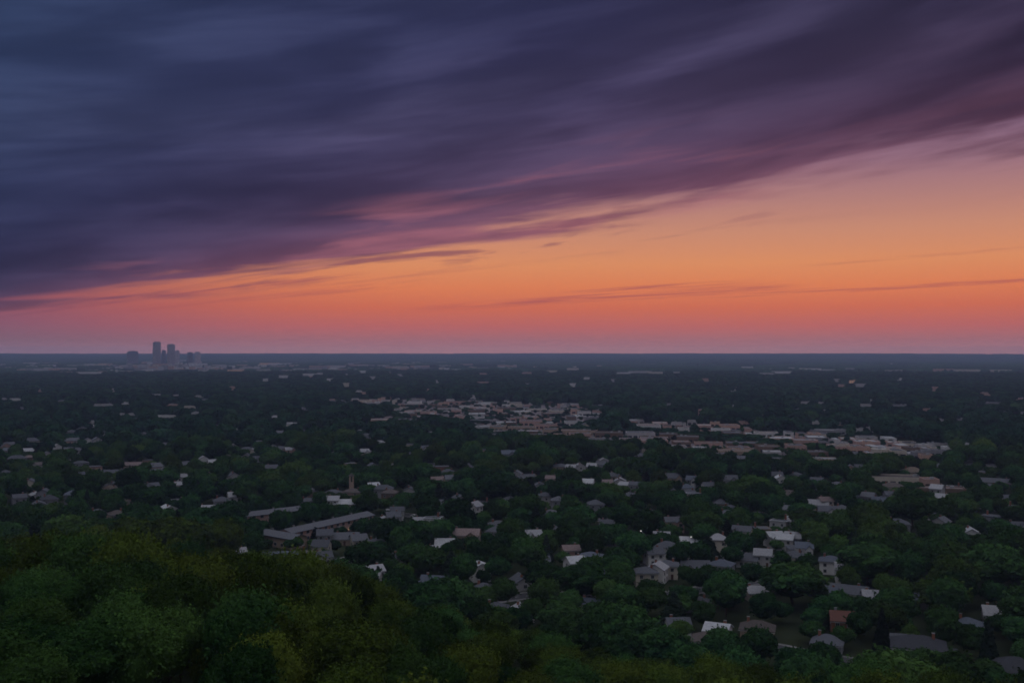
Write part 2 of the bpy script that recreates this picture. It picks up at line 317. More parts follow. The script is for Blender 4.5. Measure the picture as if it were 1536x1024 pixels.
# ------------------------------------------------------------------ buildings, listed from the photograph:
# x, y of the visible foot (photo pixels), width in pixels, kind, wall, roof, turn in degrees, optional landmark name
# kinds: g gable, h hip, c cross gable, f flat, l long gable block, a apartment row with windows
HOUSES = """
8,674,14,g,pink,grey,20|18,671,22,g,white,grey,15|57,669,34,g,cream,slate,-12|85,679,13,g,white,pale,20|44,681,34,l,grey,pale,-8|12,684,12,g,cream,grey,40
26,698,32,h,grey,slate,5|60,708,16,c,pale,brown,30|45,695,14,h,brown,pink,0|72,691,10,g,pale,grey,10|100,670,12,g,pink,grey,25|112,668,14,g,pale,grey,-20
133,669,14,g,white,grey,8|121,684,16,g,pale,slate,-10|103,684,9,g,pale,grey,10|146,669,7,g,pale,grey,0|143,646,16,g,white,pale,8|123,650,14,g,grey,slate,-15|108,656,18,h,grey,slate,10|155,658,16,g,pale,slate,0
104,697,14,g,pale,grey,20|122,704,26,h,grey,slate,5|127,719,14,g,grey,slate,10|143,711,20,f,pink,pink,14|170,715,44,l,grey,slate,-4|198,703,40,l,tan,pink,-7|225,697,14,f,pink,pink,0|240,710,30,c,tan,grey,12|234,713,12,g,white,grey,30
165,740,26,h,tan,tan,-15|228,742,24,c,grey,slate,20|170,735,8,g,pale,grey,0|268,738,11,g,pale,pale,5|272,727,6,g,white,pale,0|56,750,9,g,white,white,15|67,751,8,g,grey,slate,0|110,755,13,h,grey,blue,0
190,768,26,h,brown,brown,10|148,783,22,h,grey,grey,0|176,785,14,h,tan,brown,0|165,812,30,c,white,slate,-20|85,822,34,h,grey,slate,5|55,832,28,f,grey,slate,0|100,824,20,h,grey,blue,0|75,762,12,h,grey,dark,0
310,771,28,l,white,pale,-6|333,764,22,h,grey,slate,0|352,758,18,c,white,pale,10|253,776,10,g,white,white,0|268,766,8,g,pale,grey,0
305,699,9,g,white,pale,0|320,704,18,g,cream,pale,12|277,702,12,g,pale,grey,0|340,695,18,h,tan,brown,0|350,674,8,g,pale,pale,0|370,680,26,h,blue,slate,8|380,685,12,g,cream,pale,0|370,694,10,g,pale,slate,0|387,699,18,c,grey,slate,0|392,669,16,g,pale,grey,0|409,675,12,g,cream,grey,0
435,683,18,c,pink,pale,14|425,678,16,g,cream,grey,0|408,712,22,g,grey,slate,0|315,724,10,g,grey,slate,0|420,657,14,g,grey,grey,0|358,652,14,g,pale,slate,0|432,642,16,g,white,pale,0|443,643,14,g,cream,pale,5|490,648,20,f,cream,pale,0|413,629,16,g,white,pale,0|503,685,10,g,pale,pale,0|456,655,12,g,grey,grey,0
538,650,12,f,pale,white,0|550,661,14,g,grey,slate,0|573,668,20,g,grey,pale,0|614,675,22,f,cream,pale,0|547,686,14,c,white,pale,10|556,684,12,g,white,grey,0|546,694,16,h,tan,pink,0
525,706,10,f,tan,tan,10|585,703,20,f,tan,grey,8|592,709,7,g,white,pale,0|638,703,32,f,tan,grey,-5|659,711,34,f,brick,pink,3|672,714,22,h,grey,slate,0|658,727,28,c,cream,pink,10|676,730,14,g,tan,grey,0|706,706,16,g,pale,slate,-30|728,684,16,f,tan,pink,10|762,690,26,c,grey,blue,5|790,724,28,g,tan,grey,0|775,722,14,g,pale,grey,0|665,648,12,g,grey,grey,0|718,646,12,f,pale,pale,0|740,656,12,f,pale,pale,0|645,657,8,g,pale,grey,0
462,759,22,h,grey,slate,8,the grey house behind the apartment rows|470,744,20,g,tan,white,0|500,746,30,h,tan,grey,-5|530,750,34,h,tan,brown,0|575,746,36,h,grey,slate,-5|560,742,18,g,tan,white,0|500,762,18,g,white,pale,-10|518,762,40,l,cream,white,-5|585,752,22,h,brown,brown,0
655,769,22,c,white,slate,-10|711,773,13,g,white,pale,-30|724,762,8,f,white,white,0|747,796,22,h,pink,grey,15|633,791,24,l,pale,pale,5|650,792,8,f,white,white,0|592,778,20,l,pale,pale,8|590,788,16,g,grey,slate,0|765,762,22,h,grey,grey,0|838,763,26,h,grey,grey,0|893,769,24,h,grey,slate,12|826,784,24,h,grey,grey,0
697,818,56,c,tan,pink,-8|668,825,26,l,white,white,-3|651,836,7,g,white,white,0|800,818,22,c,pale,pale,12|835,814,12,g,grey,grey,0|808,854,34,l,pale,slate,8|783,882,11,g,pale,slate,20|856,841,18,g,pink,pink,10|862,860,16,g,white,white,25|886,853,28,h,cream,blue,0|905,882,30,h,grey,blue,0
650,884,42,c,white,blue,-18,the blue-grey roofed house with white gable ends|720,869,9,g,white,white,15|726,895,24,h,grey,slate,0|745,926,34,h,tan,slate,5|783,928,14,g,white,pale,12|884,918,26,c,white,blue,0|745,812,14,h,grey,slate,0
840,709,26,h,tan,grey,0|857,711,14,g,pale,pale,0|928,694,12,g,white,pale,15|870,709,14,g,pale,pale,10|888,710,16,g,white,pale,-10|902,707,16,g,grey,grey,0|827,729,10,g,pink,pink,0|779,723,22,f,tan,tan,0|794,720,10,f,pale,tan,0|882,735,18,g,white,white,0|907,731,28,c,cream,pink,8|883,733,12,g,white,grey,0|930,733,10,g,pale,pale,0|938,738,10,g,pale,pale,0|950,737,14,g,cream,pink,0|948,751,14,c,pale,slate,10|953,739,12,g,grey,slate,0
960,689,18,g,grey,grey,20|966,682,14,f,cream,grey,0|1005,728,34,c,tan,slate,22|1010,745,12,g,tan,grey,0|1038,730,20,c,grey,blue,0|1030,738,14,h,white,blue,0|1062,741,14,g,white,slate,0|1042,754,34,f,cream,cream,-4|1033,745,24,h,grey,slate,0|1092,731,32,c,grey,slate,5|1170,729,14,g,white,white,12|1165,724,14,g,grey,slate,0|1080,762,28,h,tan,grey,10|1095,771,22,h,grey,slate,0|1090,785,20,h,pale,grey,15|1024,698,22,f,pale,pale,0|1075,690,28,f,cream,pale,0|1112,693,10,g,grey,grey,0
970,778,18,c,cream,slate,10|910,794,18,g,grey,slate,0|1010,796,34,c,pink,grey,12,the tall pinkish house with steep gables|1138,780,12,f,cream,white,0|1180,778,8,g,grey,grey,0|1113,812,34,c,cream,slate,-12,the cream house under a broad slate gable|1076,826,34,h,cream,pale,5,the cream hip-roofed house|1034,823,22,l,white,white,-3|1000,838,40,h,white,slate,-15,the slate-roofed house with a white gable|980,846,18,g,white,slate,20|1042,860,52,c,cream,slate,8,the wide slate-roofed house beside the white gable|1000,866,36,h,cream,slate,0|968,876,40,h,cream,slate,8|985,872,12,g,white,pale,0|1170,797,22,f,pale,white,0|1190,797,14,g,pale,pale,0|1140,803,9,f,tan,tan,0|1160,819,16,c,white,white,25|1178,824,22,g,white,white,0|1196,832,18,h,grey,slate,0|1190,845,26,h,cream,slate,0|1120,849,30,l,white,slate,-4|1144,849,14,g,pale,pale,0|1082,866,24,h,grey,blue,0|925,832,18,g,white,slate,0|992,820,14,g,pale,pale,0
1132,898,16,g,cream,pale,20|1045,914,18,h,grey,slate,0|1016,948,34,c,white,slate,12,the white gabled house in the trees|1076,968,32,g,white,white,-14,the small white house low in the trees|1135,956,60,h,tan,brown,0|1060,972,40,h,brown,brown,0
1220,763,52,l,cream,pale,-3|1237,763,16,g,cream,pink,0|1240,779,32,c,white,slate,5|1262,778,16,h,grey,grey,0|1225,733,22,c,grey,slate,0|1255,733,20,h,grey,grey,0|1318,764,16,c,white,blue,0|1302,758,14,g,grey,grey,0|1412,760,12,g,white,pale,0|1397,779,16,h,white,slate,0|1487,784,34,f,grey,blue,0|1522,805,22,c,white,slate,0|1345,800,40,h,grey,slate,0|1455,814,7,g,white,white,0|1410,797,10,g,pale,grey,0|1205,838,26,c,white,blue,5|1245,859,22,h,white,blue,0|1266,872,12,g,white,pale,0|1189,822,18,g,grey,pale,0
1292,711,26,c,cream,slate,10|1275,713,12,g,pink,grey,0|1338,737,40,h,cream,brown,6|1368,719,40,h,tan,tan,0|1432,738,10,f,white,white,0|1405,745,16,g,pale,pale,0|1450,702,30,f,pale,pale,0|1490,704,34,f,pale,pale,0|1473,715,20,f,pink,pink,0|1493,729,62,l,brown,grey,-3,the long grey-roofed hall at the right|1505,756,34,c,white,slate,10|1522,775,16,f,pale,pale,0|1290,757,22,c,pale,blue,0
1240,899,32,g,white,blue,-10|1268,898,78,l,cream,slate,-12,the long slate-roofed house in the lower right|1308,907,30,g,white,pale,10|1378,909,62,l,pale,blue,-4,the long blue-roofed house|1262,950,32,g,brick,red,5,the small red-brick house|1490,932,40,g,pale,pale,8|1450,950,44,h,white,blue,-10|1338,976,36,g,pink,grey,10|1376,992,92,h,white,dark,0,the large dark-roofed house|1412,998,20,g,white,dark,15|1240,976,26,h,grey,slate,0|1518,1018,90,h,grey,dark,0|1510,903,40,f,tan,tan,0
345,838,24,c,pale,slate,-15|356,850,22,g,white,pale,15|395,849,28,g,blue,blue,10|430,861,26,g,white,pale,-20|422,845,66,l,grey,blue,-4|448,842,20,f,warm,tan,0|483,835,24,g,cream,slate,-15|484,854,32,c,white,slate,12|488,817,18,g,grey,slate,0|518,816,50,l,tan,grey,-3|538,818,28,g,cream,grey,15|565,824,26,h,grey,slate,0|560,873,13,g,white,pale,0|588,857,10,c,white,grey,0|558,887,10,g,pale,pale,0|577,788,10,g,cream,pale,0|596,779,14,g,pale,slate,0
1165,700,16,g,grey,grey,0|1450,676,16,g,pale,pale,0|560,704,12,g,grey,grey,0|690,760,14,g,grey,slate,0|615,748,14,g,pale,slate,0|350,724,12,g,pale,grey,0|30,760,12,g,grey,slate,0|250,676,12,g,pale,grey,0|215,660,12,g,grey,grey,0|205,636,10,g,pale,grey,0|810,735,14,g,pale,grey,0|905,700,10,g,pale,pale,0
"""
# commercial and town blocks: x, y, width px, height m, colour, roof
BLOCKS = """
1342,727,90,5.5,cream,brown,-3,the long cream school with a brown flat roof|1393,733,22,6.5,pink,pink,0|1408,743,70,4.5,brown,pink,-2,the low brown block with a pink roof edge|1260,677,22,6,cream,pink,0|1287,681,30,6,warm,pink,0|1300,673,14,6,warm,pink,0|1320,684,24,6,cream,white,0|1340,682,20,6,pink,pale,0|1375,691,14,7,grey,slate,0|1388,693,18,6,warm,slate,0|1400,684,36,5,grey,slate,0|1365,680,22,5,brown,slate,0|1385,675,20,5,pale,pale,0|1405,673,26,5,pale,pale,0|1420,679,10,5,white,white,0
1222,640,22,6,pale,white,0|1235,652,50,5,grey,pale,0|1262,652,24,5,grey,grey,0|1290,650,12,5,pale,pale,0|1305,648,10,5,pale,pale,0|1205,608,30,6,pale,pale,0|1230,609,14,6,pale,pale,0|1300,612,30,6,pale,grey,0|1350,612,40,5,grey,grey,0|1390,619,16,6,pink,pale,0|1309,607,5,9,white,white,0|1410,635,12,5,pale,grey,0|1440,634,10,5,grey,grey,0|1530,602,22,6,pink,pale,0|1490,608,30,5,grey,grey,0|1534,624,10,5,pale,pale,0|1146,627,10,5,grey,grey,0|1236,622,4,6,pale,pale,0
24,603,16,6,white,white,0|6,602,14,6,pale,pale,0|92,605,20,5,grey,grey,0|155,611,40,5,pale,pale,0|190,609,14,6,white,white,0|235,595,26,5,pale,pale,0|265,596,18,5,pale,pale,0|298,598,16,6,white,white,0|260,611,24,5,pink,pink,0|285,614,24,5,cream,pink,0|250,629,36,5,white,white,0|292,624,20,5,pale,white,0|180,626,12,5,pale,pale,0|198,626,8,5,pale,pale,0|375,613,9,5,white,pale,0|36,616,14,5,grey,grey,0|140,638,16,5,pale,pale,0|455,617,14,5,grey,grey,0|308,602,18,4,grey,grey,0
537,590,14,6,white,pale,0|546,593,10,6,warm,pink,0|566,610,4,8,white,white,0|572,603,10,6,warm,warm,0|725,576,26,6,pink,pale,0|790,578,16,5,pale,pale,0|845,613,8,5,pale,pale,0|1001,610,16,5,grey,pale,0|1100,613,8,5,white,white,0|1052,628,9,12,pink,pink,0|978,624,5,9,white,white,0|954,636,24,5,pale,pale,0|1038,638,14,6,pale,pale,0|1072,641,14,6,warm,white,0|1015,640,14,5,pale,grey,0|1115,640,20,6,pink,grey,0
"""
FARB = """
50,546,26|75,547,20|120,551,34|52,549,12|80,556,50|100,556,26|135,562,46|150,549,16|228,555,10|272,556,8|330,550,18|345,552,14|372,554,22|398,574,16|400,549,24|420,548,34|435,546,20|450,556,20|462,566,26|480,563,16|395,560,20|430,559,14|425,569,22|466,570,6|545,561,12|520,564,8|585,561,8|480,552,30|505,551,26|535,549,34|575,550,18|600,553,22|630,551,28|660,550,20|700,549,18|725,563,20|790,562,24|830,560,20|760,551,30|935,562,30|960,561,34|985,562,30|1015,561,16|1150,563,30|1175,562,34|1215,557,30|1240,557,24|1275,556,12|1280,566,5|1262,582,18|1290,583,20|1340,558,24|1415,558,28|1450,559,34|1500,558,30|1350,573,14|1255,575,12|310,547,12|305,559,14|180,560,12|210,552,20|250,553,14|20,553,20|560,571,12|655,577,9|710,600,10|640,590,8|520,583,14|495,575,10|880,571,16|920,575,12|860,583,14|1060,575,14|1100,590,12|1400,590,12|1480,596,16|600,566,12|170,590,12|350,588,12|60,590,12
"""
WARMB = "152,548,8|160,548,12|172,548,12|350,559,16|360,559,12|398,547,16|412,547,14|1275,577,10|1281,576,6"  # far facades in orange light, given warm walls and added glow
# large trees the photograph shows one by one: foot x, y, crown width, top y, slope or plain
BIG = [(1082,962,88,888,1),(745,898,96,812,1),(600,900,52,850,1),(935,868,56,822,1),(1187,912,100,845,1),(1300,880,105,818,1),(1412,925,88,868,1),(1492,893,110,815,1),
       (690,812,46,772,1),(868,805,62,757,1),(1052,812,70,766,1),(512,885,60,845,1),(828,800,44,768,1),(895,945,66,905,1),(975,925,60,880,1),(1145,940,56,890,1),(270,862,120,766,0),(338,858,62,772,0),(205,852,86,778,0),(140,850,80,792,0),
       (100,830,70,772,1),(55,820,60,768,1),(640,780,48,742,1),(555,735,40,708,1),(995,770,50,738,1),(1130,775,60,742,1),(1210,800,60,765,1),(1350,800,64,762,1),(400,745,60,715,1),(330,765,64,728,1)]
POLYS = [
 [(480,602),(560,600),(640,602),(760,604),(905,612),(905,632),(850,648),(765,645),(700,634),(640,632),(600,628),(585,620),(600,612),(500,610)],
 [(540,632),(625,630),(630,638),(545,640)],
 [(690,636),(800,646),(900,652),(1000,653),(1100,668),(1200,677),(1255,690),(1240,697),(1150,692),(1080,684),(990,676),(900,664),(830,660),(740,652)],
 [(930,632),(1000,640),(1060,641),(1150,651),(1260,656),(1350,662),(1400,678),(1395,694),(1260,682),(1200,668),(1120,658),(1000,650),(935,640)],
]
def in_poly(px, py, poly):
    px = np.asarray(px); py = np.asarray(py); ins = np.zeros(px.shape, bool); n = len(poly)
    for i in range(n):
        x0, y0 = poly[i]; x1, y1 = poly[(i+1) % n]
        c = ((y0 > py) != (y1 > py)); xi = x0+(py-y0)*(x1-x0)/((y1-y0) or 1e-9)
        ins ^= c & (px < xi)
    return ins

B = []                              # buildings: dict(x,y,w,dep,h,rot,...)
def wall_window(mb_list, x, y0, z, w, h, side, lit=False): mb_list.append((x, y0, z, w, h, side, lit))

ROOT_COUNT = {}
def gable_roof(b, w, d, z, rise, mat, wallmat, ov=.5, x0=None, axis='x'):
    """pitched roof slabs with thickness, ridge along x, plus gable triangles"""
    t = .22; hw, hd = w/2, d/2; e = ov
    for s in (-1, 1):
        zo = z-rise*e/hd
        v = [(-hw-e, s*(hd+e), zo), (hw+e, s*(hd+e), zo), (hw+e, 0, z+rise), (-hw-e, 0, z+rise)]
        v2 = [(p[0], p[1], p[2]+t) for p in v]
        b.solid(v+v2, [(0,1,2,3),(4,5,6,7),(0,1,5,4),(1,2,6,5),(2,3,7,6),(3,0,4,7)], mat)
def hip_roof(b, w, d, z, rise, mat, ov=.55):
    hw, hd = w/2+ov, d/2+ov; r = max(hw-hd, .3); t = .18
    v = [(-hw,-hd,z),(hw,-hd,z),(hw,hd,z),(-hw,hd,z),(-hw,-hd,z+t),(hw,-hd,z+t),(hw,hd,z+t),(-hw,hd,z+t),(-r,0,z+t+rise),(r,0,z+t+rise)]
    b.solid(v, [(3,2,1,0),(0,1,5,4),(1,2,6,5),(2,3,7,6),(3,0,4,7),(4,5,9,8),(5,6,9),(6,7,8,9),(7,4,8)], mat)
def walls(b, w, d, h, mat, gable=0, z0=-1.5):
    hw, hd = w/2, d/2
    if gable:
        g = [(-hd, z0), (hd, z0), (hd, h), (0, h+gable), (-hd, h)]
        v = [(-hw, y, z) for y, z in g]+[(hw, y, z) for y, z in g]
        b.solid(v, [(0,1,2,3,4)[::-1], (5,6,7,8,9), (0,5,6,1)[::-1], (1,6,7,2)[::-1], (2,7,8,3)[::-1], (3,8,9,4)[::-1], (4,9,5,0)[::-1]], mat)
    else: b.box(-hw, hw, -hd, hd, z0, h, mat)
def add_window(parent, x, y, z, w, h, face, pane_child, lit=False):
    """face: 'f' front (-y), 'l' (-x), 'r' (+x)"""
    fr = MB(); t = .12; e = .10
    def bx(mb, a0, a1, z0, z1, o0, o1, mat):
        if face == 'f': mb.box(a0, a1, y-o1, y-o0, z0, z1, mat)
        elif face == 'l': mb.box(x-o1, x-o0, a0, a1, z0, z1, mat)
        else: mb.box(x+o0, x+o1, a0, a1, z0, z1, mat)
    c = x if face == 'f' else y
    bx(fr, c-w/2-t, c+w/2+t, z+h, z+h+t, -.05, e, TRIM); bx(fr, c-w/2-t, c+w/2+t, z-t, z, -.05, e+.06, TRIM)
    bx(fr, c-w/2-t, c-w/2, z, z+h, -.05, e, TRIM); bx(fr, c+w/2, c+w/2+t, z, z+h, -.05, e, TRIM)
    bx(fr, c-.03, c+.03, z, z+h, -.05, e-.02, TRIM)
    g = GLASS if not lit else LIT
    if pane_child:
        o = fr.build('window', parent); pn = MB(); bx(pn, c-w/2, c+w/2, z, z+h, -.04, .04, g); pn.build('pane', o)
    else:
        bx(fr, c-w/2, c+w/2, z, z+h, -.04, .04, g); o = fr.build('window', parent)
    return o
WALLWORD = dict(white='white', cream='cream', pale='pale grey', pink='pinkish', tan='tan', grey='grey', blue='blue-grey', brick='red-brick', brown='brown', dark='dark', warm='warm orange')
ROOFWORD = dict(grey='grey', slate='slate-grey', blue='blue-grey', pale='pale', white='white', brown='brown', pink='pinkish', tan='tan', dark='dark', red='red', cream='cream')
RF['cream'] = RF['pale']; RF['warm'] = RF['pink']; ROOFWORD['warm'] = 'pinkish'; RF['pale'] = RF['pale']
LABELS = []                        # (object, look, noun, px, py, own phrase, region)
def put_house(row):
    p = row.split(','); px, py, wp = float(p[0]), float(p[1]), float(p[2]); kind, wc, rc = p[3:6]
    rot = float(p[6]) if len(p) > 6 else 0; lm = p[7] if len(p) > 7 else None
    x, y = at(px, py); dist = math.hypot(x, y); rg = random.Random(int(px*31+py*17))
    if rot == 0: rot = rg.uniform(-22, 22)
    w = wp*y/F; rz = -math.atan2(x, y)+R(rot)
    lo = 7.0 if kind in 'gc' else 8.5
    w = max(w*.80, lo if dist < 1000 else 9)
    if kind in 'la': dep = min(12, max(8, w*.35)); h = 3.1 if w < 34 else 3.6
    elif kind == 'f': dep = min(14, max(8, w*.6)); h = rg.choice((3.6, 5.5))
    else:
        w = min(w, 30); dep = min(12, max(7.5, w*rg.uniform(.6,.8))); h = (rg.choice((3.2, 5.2, 5.6)) if w < 18 else rg.choice((3.4, 4.6))) if py < 890 or lm else 3.1
    if kind == 'g' and wp < 16 and rg.random() < .5: w, dep = dep, w; rz += math.pi/2
    nm = {'l':'row_house','f':'flat_roofed_house'}.get(kind, 'house')
    g0 = gz(x, y)
    root = empty(nm, (x, y, g0), rz)
    near = dist < 760; wm, rm = W[wc], RF[rc]
    rise = dep*.5*rg.uniform(.42,.62)
    wb, rb = MB(), MB()
    if kind in 'gl':
        walls(wb, w, dep, h, wm, rise); gable_roof(rb, w, dep, h, rise, rm, wm)
    elif kind == 'h':
        rise = min(rise, 3.2); walls(wb, w, dep, h, wm); hip_roof(rb, w, dep, h, rise, rm)
    elif kind == 'c':
        walls(wb, w, dep, h, wm, rise); gable_roof(rb, w, dep, h, rise, rm, wm)
    else:
        walls(wb, w, dep, h, wm); rb.box(-w/2-.3, w/2+.3, -dep/2-.3, dep/2+.3, h, h+.35, rm)
        rb.box(-w/2+.4, w/2-.4, -dep/2+.4, dep/2-.4, h+.35, h+.42, RF['grey'])
    if kind in 'gl' and rise: pass
    wallo = wb.build('wall', root); roofo = rb.build('roof', root)
    top = h+rise
    if kind == 'c':                       # projecting front wing with its own gable
        ww = w*rg.uniform(.32,.42); wd = dep*.5+2.6; cx = rg.choice((-1,1))*(w/2-ww/2-.6); r2 = rise*.8
        wg, rgf = MB(), MB()
        hw = ww/2
        g = [(-hw, -1.5), (hw, -1.5), (hw, h-.05), (0, h-.05+r2), (-hw, h-.05)]
        v = [(cx+a, -wd, z) for a, z in g]+[(cx+a, 0, z) for a, z in g]
        wg.solid(v, [(0,1,2,3,4), (9,8,7,6,5), (0,5,6,1), (1,6,7,2), (2,7,8,3), (3,8,9,4), (4,9,5,0)], W['white'] if rg.random() < .5 else wm)
        wg.build('front_wing', root)
        for s in (-1, 1):
            e = .45; zo = h-.05-r2*e/hw
            v = [(cx+s*(hw+e), -wd-e, zo), (cx+s*(hw+e), -.3, zo), (cx, -.3, h-.05+r2), (cx, -wd-e, h-.05+r2)]
            rgf.solid(v+[(a,b_,c_+.2) for a,b_,c_ in v], [(0,1,2,3),(4,5,6,7),(0,1,5,4),(1,2,6,5),(2,3,7,6),(3,0,4,7)], rm)
        rgf.build('wing_roof', roofo)
        if near: add_window(root, cx, -wd, 1.0 if h < 4 else 3.2, 1.6, 1.3, 'f', dist < 450)
        fy = -dep/2
    if dist < 1050:
        st = [1.0] if h < 4.2 else [.9, 3.3]
        n = max(2, int(w/(3.9 if w < 20 else 4.8)))
        doorx = None
        for zi, z in enumerate(st):
            for k in range(n):
                xx = -w/2+(k+.5)*w/n
                if kind == 'c' and abs(xx-cx) < ww/2+.9: continue
                if zi == 0 and doorx is None and (k == n//2):
                    doorx = xx; dm = MB(); dm.box(xx-.5, xx+.5, -dep/2-.08, -dep/2+.02, .05, 2.15, DOORM); do = dm.build('door', root)
                    if near: hb = MB(); hb.box(xx+.36, xx+.42, -dep/2-.14, -dep/2-.08, 1.0, 1.12, METAL); hb.build('handle', do)
                    continue
                if dist > 760 and (zi == 0 and k % 2): continue
                add_window(root, xx, -dep/2, z, 1.05 if w < 20 else 1.4, 1.15, 'f', dist < 450, lit=rg.random() < .007)
        sd = 'l' if x > 0 else 'r'; sx = -w/2 if sd == 'l' else w/2
        if near:
            add_window(root, sx, 0, st[-1], 1.2, 1.2, sd, False)
            gx = rg.choice((-1,1))*w*.28
            c = MB(); c.box(gx-.4, gx+.4, .6, 1.3, h, top+.7, W['brick'] if wc != 'brick' else W['grey']); c.box(gx-.48, gx+.48, .52, 1.38, top+.7, top+.85, CONC)
            c.build('chimney', roofo)
            gt = MB(); gt.box(-w/2-.5, w/2+.5, -dep/2-.62, -dep/2-.52, h-.18-(rise*.5/(dep/2) if kind in 'glc' else 0), h-.05-(rise*.5/(dep/2) if kind in 'glc' else 0), TRIM)
            if kind != 'f': gt.build('gutter', roofo)
    kindn = {'g':'gabled house','l':'long low building','h':'hip-roofed house','c':'cross-gabled house','f':'flat-roofed building'}[kind]
    LABELS.append((root, f"{WALLWORD[wc]} {kindn}", 'house' if kind in 'ghc' else 'building', px, py, f"under a {ROOFWORD[rc]} roof", 'house', lm))
    B.append(dict(x=x, y=y, w=w, d=dep, rz=rz, zv=h*rg.choice((.3,.5,.7,1.0)) if dist > 560 else h*rg.choice((.35,.6,.8,1.05)) if dist > 330 else h*rg.choice((.6,.9,1.1)), rad=math.hypot(w, dep)/2, top=h+1))
    return root
for ln in HOUSES.strip().split('\n'):
    for row in ln.split('|'): put_house(row)

def more_houses():
    rg = random.Random(77); pts = [tuple(float(v) for v in row.split(',')[:2]) for ln in HOUSES.strip().split('\n') for row in ln.split('|')]
    cnt = 0
    while cnt < 23:
        py = 612+170*rg.random()**1.2; px = rg.uniform(5, 1530)
        if min(abs(px-a)/26+abs(py-b_)/10 for a, b_ in pts) < 1: continue
        if any(bool(in_poly(px, py, q)) for q in POLYS): continue
        pts.append((px, py)); cnt += 1
        put_house(f"{px:.0f},{py:.0f},{rg.uniform(9,18):.0f},{rg.choice('ggchl')},{rg.choice(('white','pale','grey','cream','tan'))},{rg.choice(('grey','slate','pale','grey','brown','slate'))},0")
more_houses()

def apartment(px0, py0, px1, py1, dep, h, wc, rc, lm, floors=2):
    """long gabled apartment row between two photographed feet"""
    a = Vector(at(px0, py0)); b_ = Vector(at(px1, py1)); c = (a+b_)/2; w = (b_-a).length; ang = math.atan2(b_.y-a.y, b_.x-a.x)
    root = empty('apartment_row', (c.x, c.y, gz(c.x, c.y)), ang)
    wb, rb = MB(), MB(); rise = 1.4
    walls(wb, w, dep, h, W[wc], rise, z0=-2.5); gable_roof(rb, w, dep, h, rise, RF[rc], W[wc], ov=.8)
    wb.build('wall', root); ro = rb.build('roof', root)
    n = int(w/4.2)
    for f in range(floors):
        for k in range(n):
            xx = -w/2+(k+.5)*w/n
            if k % 4 == 3:
                bl = MB(); z = .5+f*2.9
                if z > 1: bl.box(xx-1.5, xx+1.5, -dep/2-1.2, -dep/2-.01, z-.25, z-.1, CONC); bl.box(xx-1.5, xx+1.5, -dep/2-1.2, -dep/2-1.12, z-.1, z+.8, TRIM); bl.build('balcony', root)
            add_window(root, xx, -dep/2, .9+f*2.9, 1.7, 1.3, 'f', False, lit=(k*7+f*3) % 29 == 5)
    for f in range(floors): add_window(root, -w/2, 0, .9+f*2.9, 1.5, 1.3, 'l', False)
    for k in range(int(w/14)):
        xx = -w/2+7+14*k; vb = MB(); vb.box(xx-.5, xx+.5, .8, 1.6, h, h+rise+.7, CONC); vb.build('roof_vent', ro)
    tag(root, lm[1], 'apartment block')
    px, py = (px0+px1)/2, (py0+py1)/2
    LM.append((lm[0], px, py))
    for k in range(max(1, int(w/14))):
        t = (k+.5)/max(1, int(w/14)); q = a.lerp(b_, t); B.append(dict(x=q.x, y=q.y, w=16, d=dep, rz=ang, zv=(1.6, 3.6)[k % 2], rad=9, top=h))
LM = []
apartment(357,789,463,776, 9, 5.4, 'pink','grey', ('the shorter pink apartment row', 'long pinkish two-storey apartment row under a grey gable roof, farther of the two rows'))
apartment(428,815,550,787, 9, 5.6, 'pink','grey', ('the longer pink apartment row', 'longest pinkish apartment row with grey roof and dark windows, nearer of the two rows'))
apartment(392,812,450,822, 9, 5.0, 'tan','grey', ('the tan end block', 'tan apartment block joined at an angle to the end of the longest apartment row'), 1)

def put_block(row, far=False, warm=False):
    p = row.split(','); px, py, wp = float(p[0]), float(p[1]), float(p[2])
    rg = random.Random(int(px*13+py*7))
    if far:
        h = rg.uniform(8, 14); wc = rg.choice(('pale','white','cream','pink','pale','white')); rc = rg.choice(('pale','grey','pale','pink','white')); rot = 0; lm = None
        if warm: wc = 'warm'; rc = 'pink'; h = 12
    else:
        h = float(p[3]); wc, rc = p[4], p[5]; rot = float(p[6]); lm = p[7] if len(p) > 7 else None
    x, y = at(px, py+ (0 if not far else 0)); dist = math.hypot(x, y); w = max(8, wp*y/F)
    dep = min(max(12, w*.45), 40 if not far else 90); rz = -math.atan2(x, y)*.5+R(rot or rg.uniform(-8, 8))
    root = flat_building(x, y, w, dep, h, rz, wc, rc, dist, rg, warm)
    LABELS.append((root, f"{WALLWORD[wc]} {'lit low' if warm else 'low'} flat-roofed block", 'building', px, py, f"with a {ROOFWORD[rc]} roof", 'far' if far else 'town', lm))
    B.append(dict(x=x, y=y, w=w, d=dep, rz=rz, zv=h*.25, rad=math.hypot(w, dep)/2*.8, top=h))
def distant_town():
    rg = random.Random(12); b = MB()
    for k in range(330):
        px = rg.choice((rg.uniform(0, 480), rg.uniform(0, 1536), rg.gauss(250, 60), rg.uniform(300, 760))); py = rg.choice((rg.uniform(543, 557), rg.uniform(546, 585)))
        x, y = at(px, py); w = rg.uniform(14, 60); d = rg.uniform(14, 30); h = rg.uniform(6, 13)+ (14*rg.random() if abs(px-250) < 60 and py < 556 else 0)
        wm = W[rg.choice(('pale','white','pink','grey','cream'))]; g = gz(x, y)
        b.box(x-w/2, x+w/2, y-d/2, y+d/2, g-2, g+h, wm); b.box(x-w/2+.5, x+w/2-.5, y-d/2+.5, y+d/2-.5, g+h, g+h+.5, RF[rg.choice(('pale','grey','pink','white'))])
        FAR_GAPS.append((x, y, w))
    o = b.build('distant_town'); tag(o, 'pale low blocks of the distant town scattered over the dark plain', 'distant town', kind='stuff')
FAR_GAPS = []
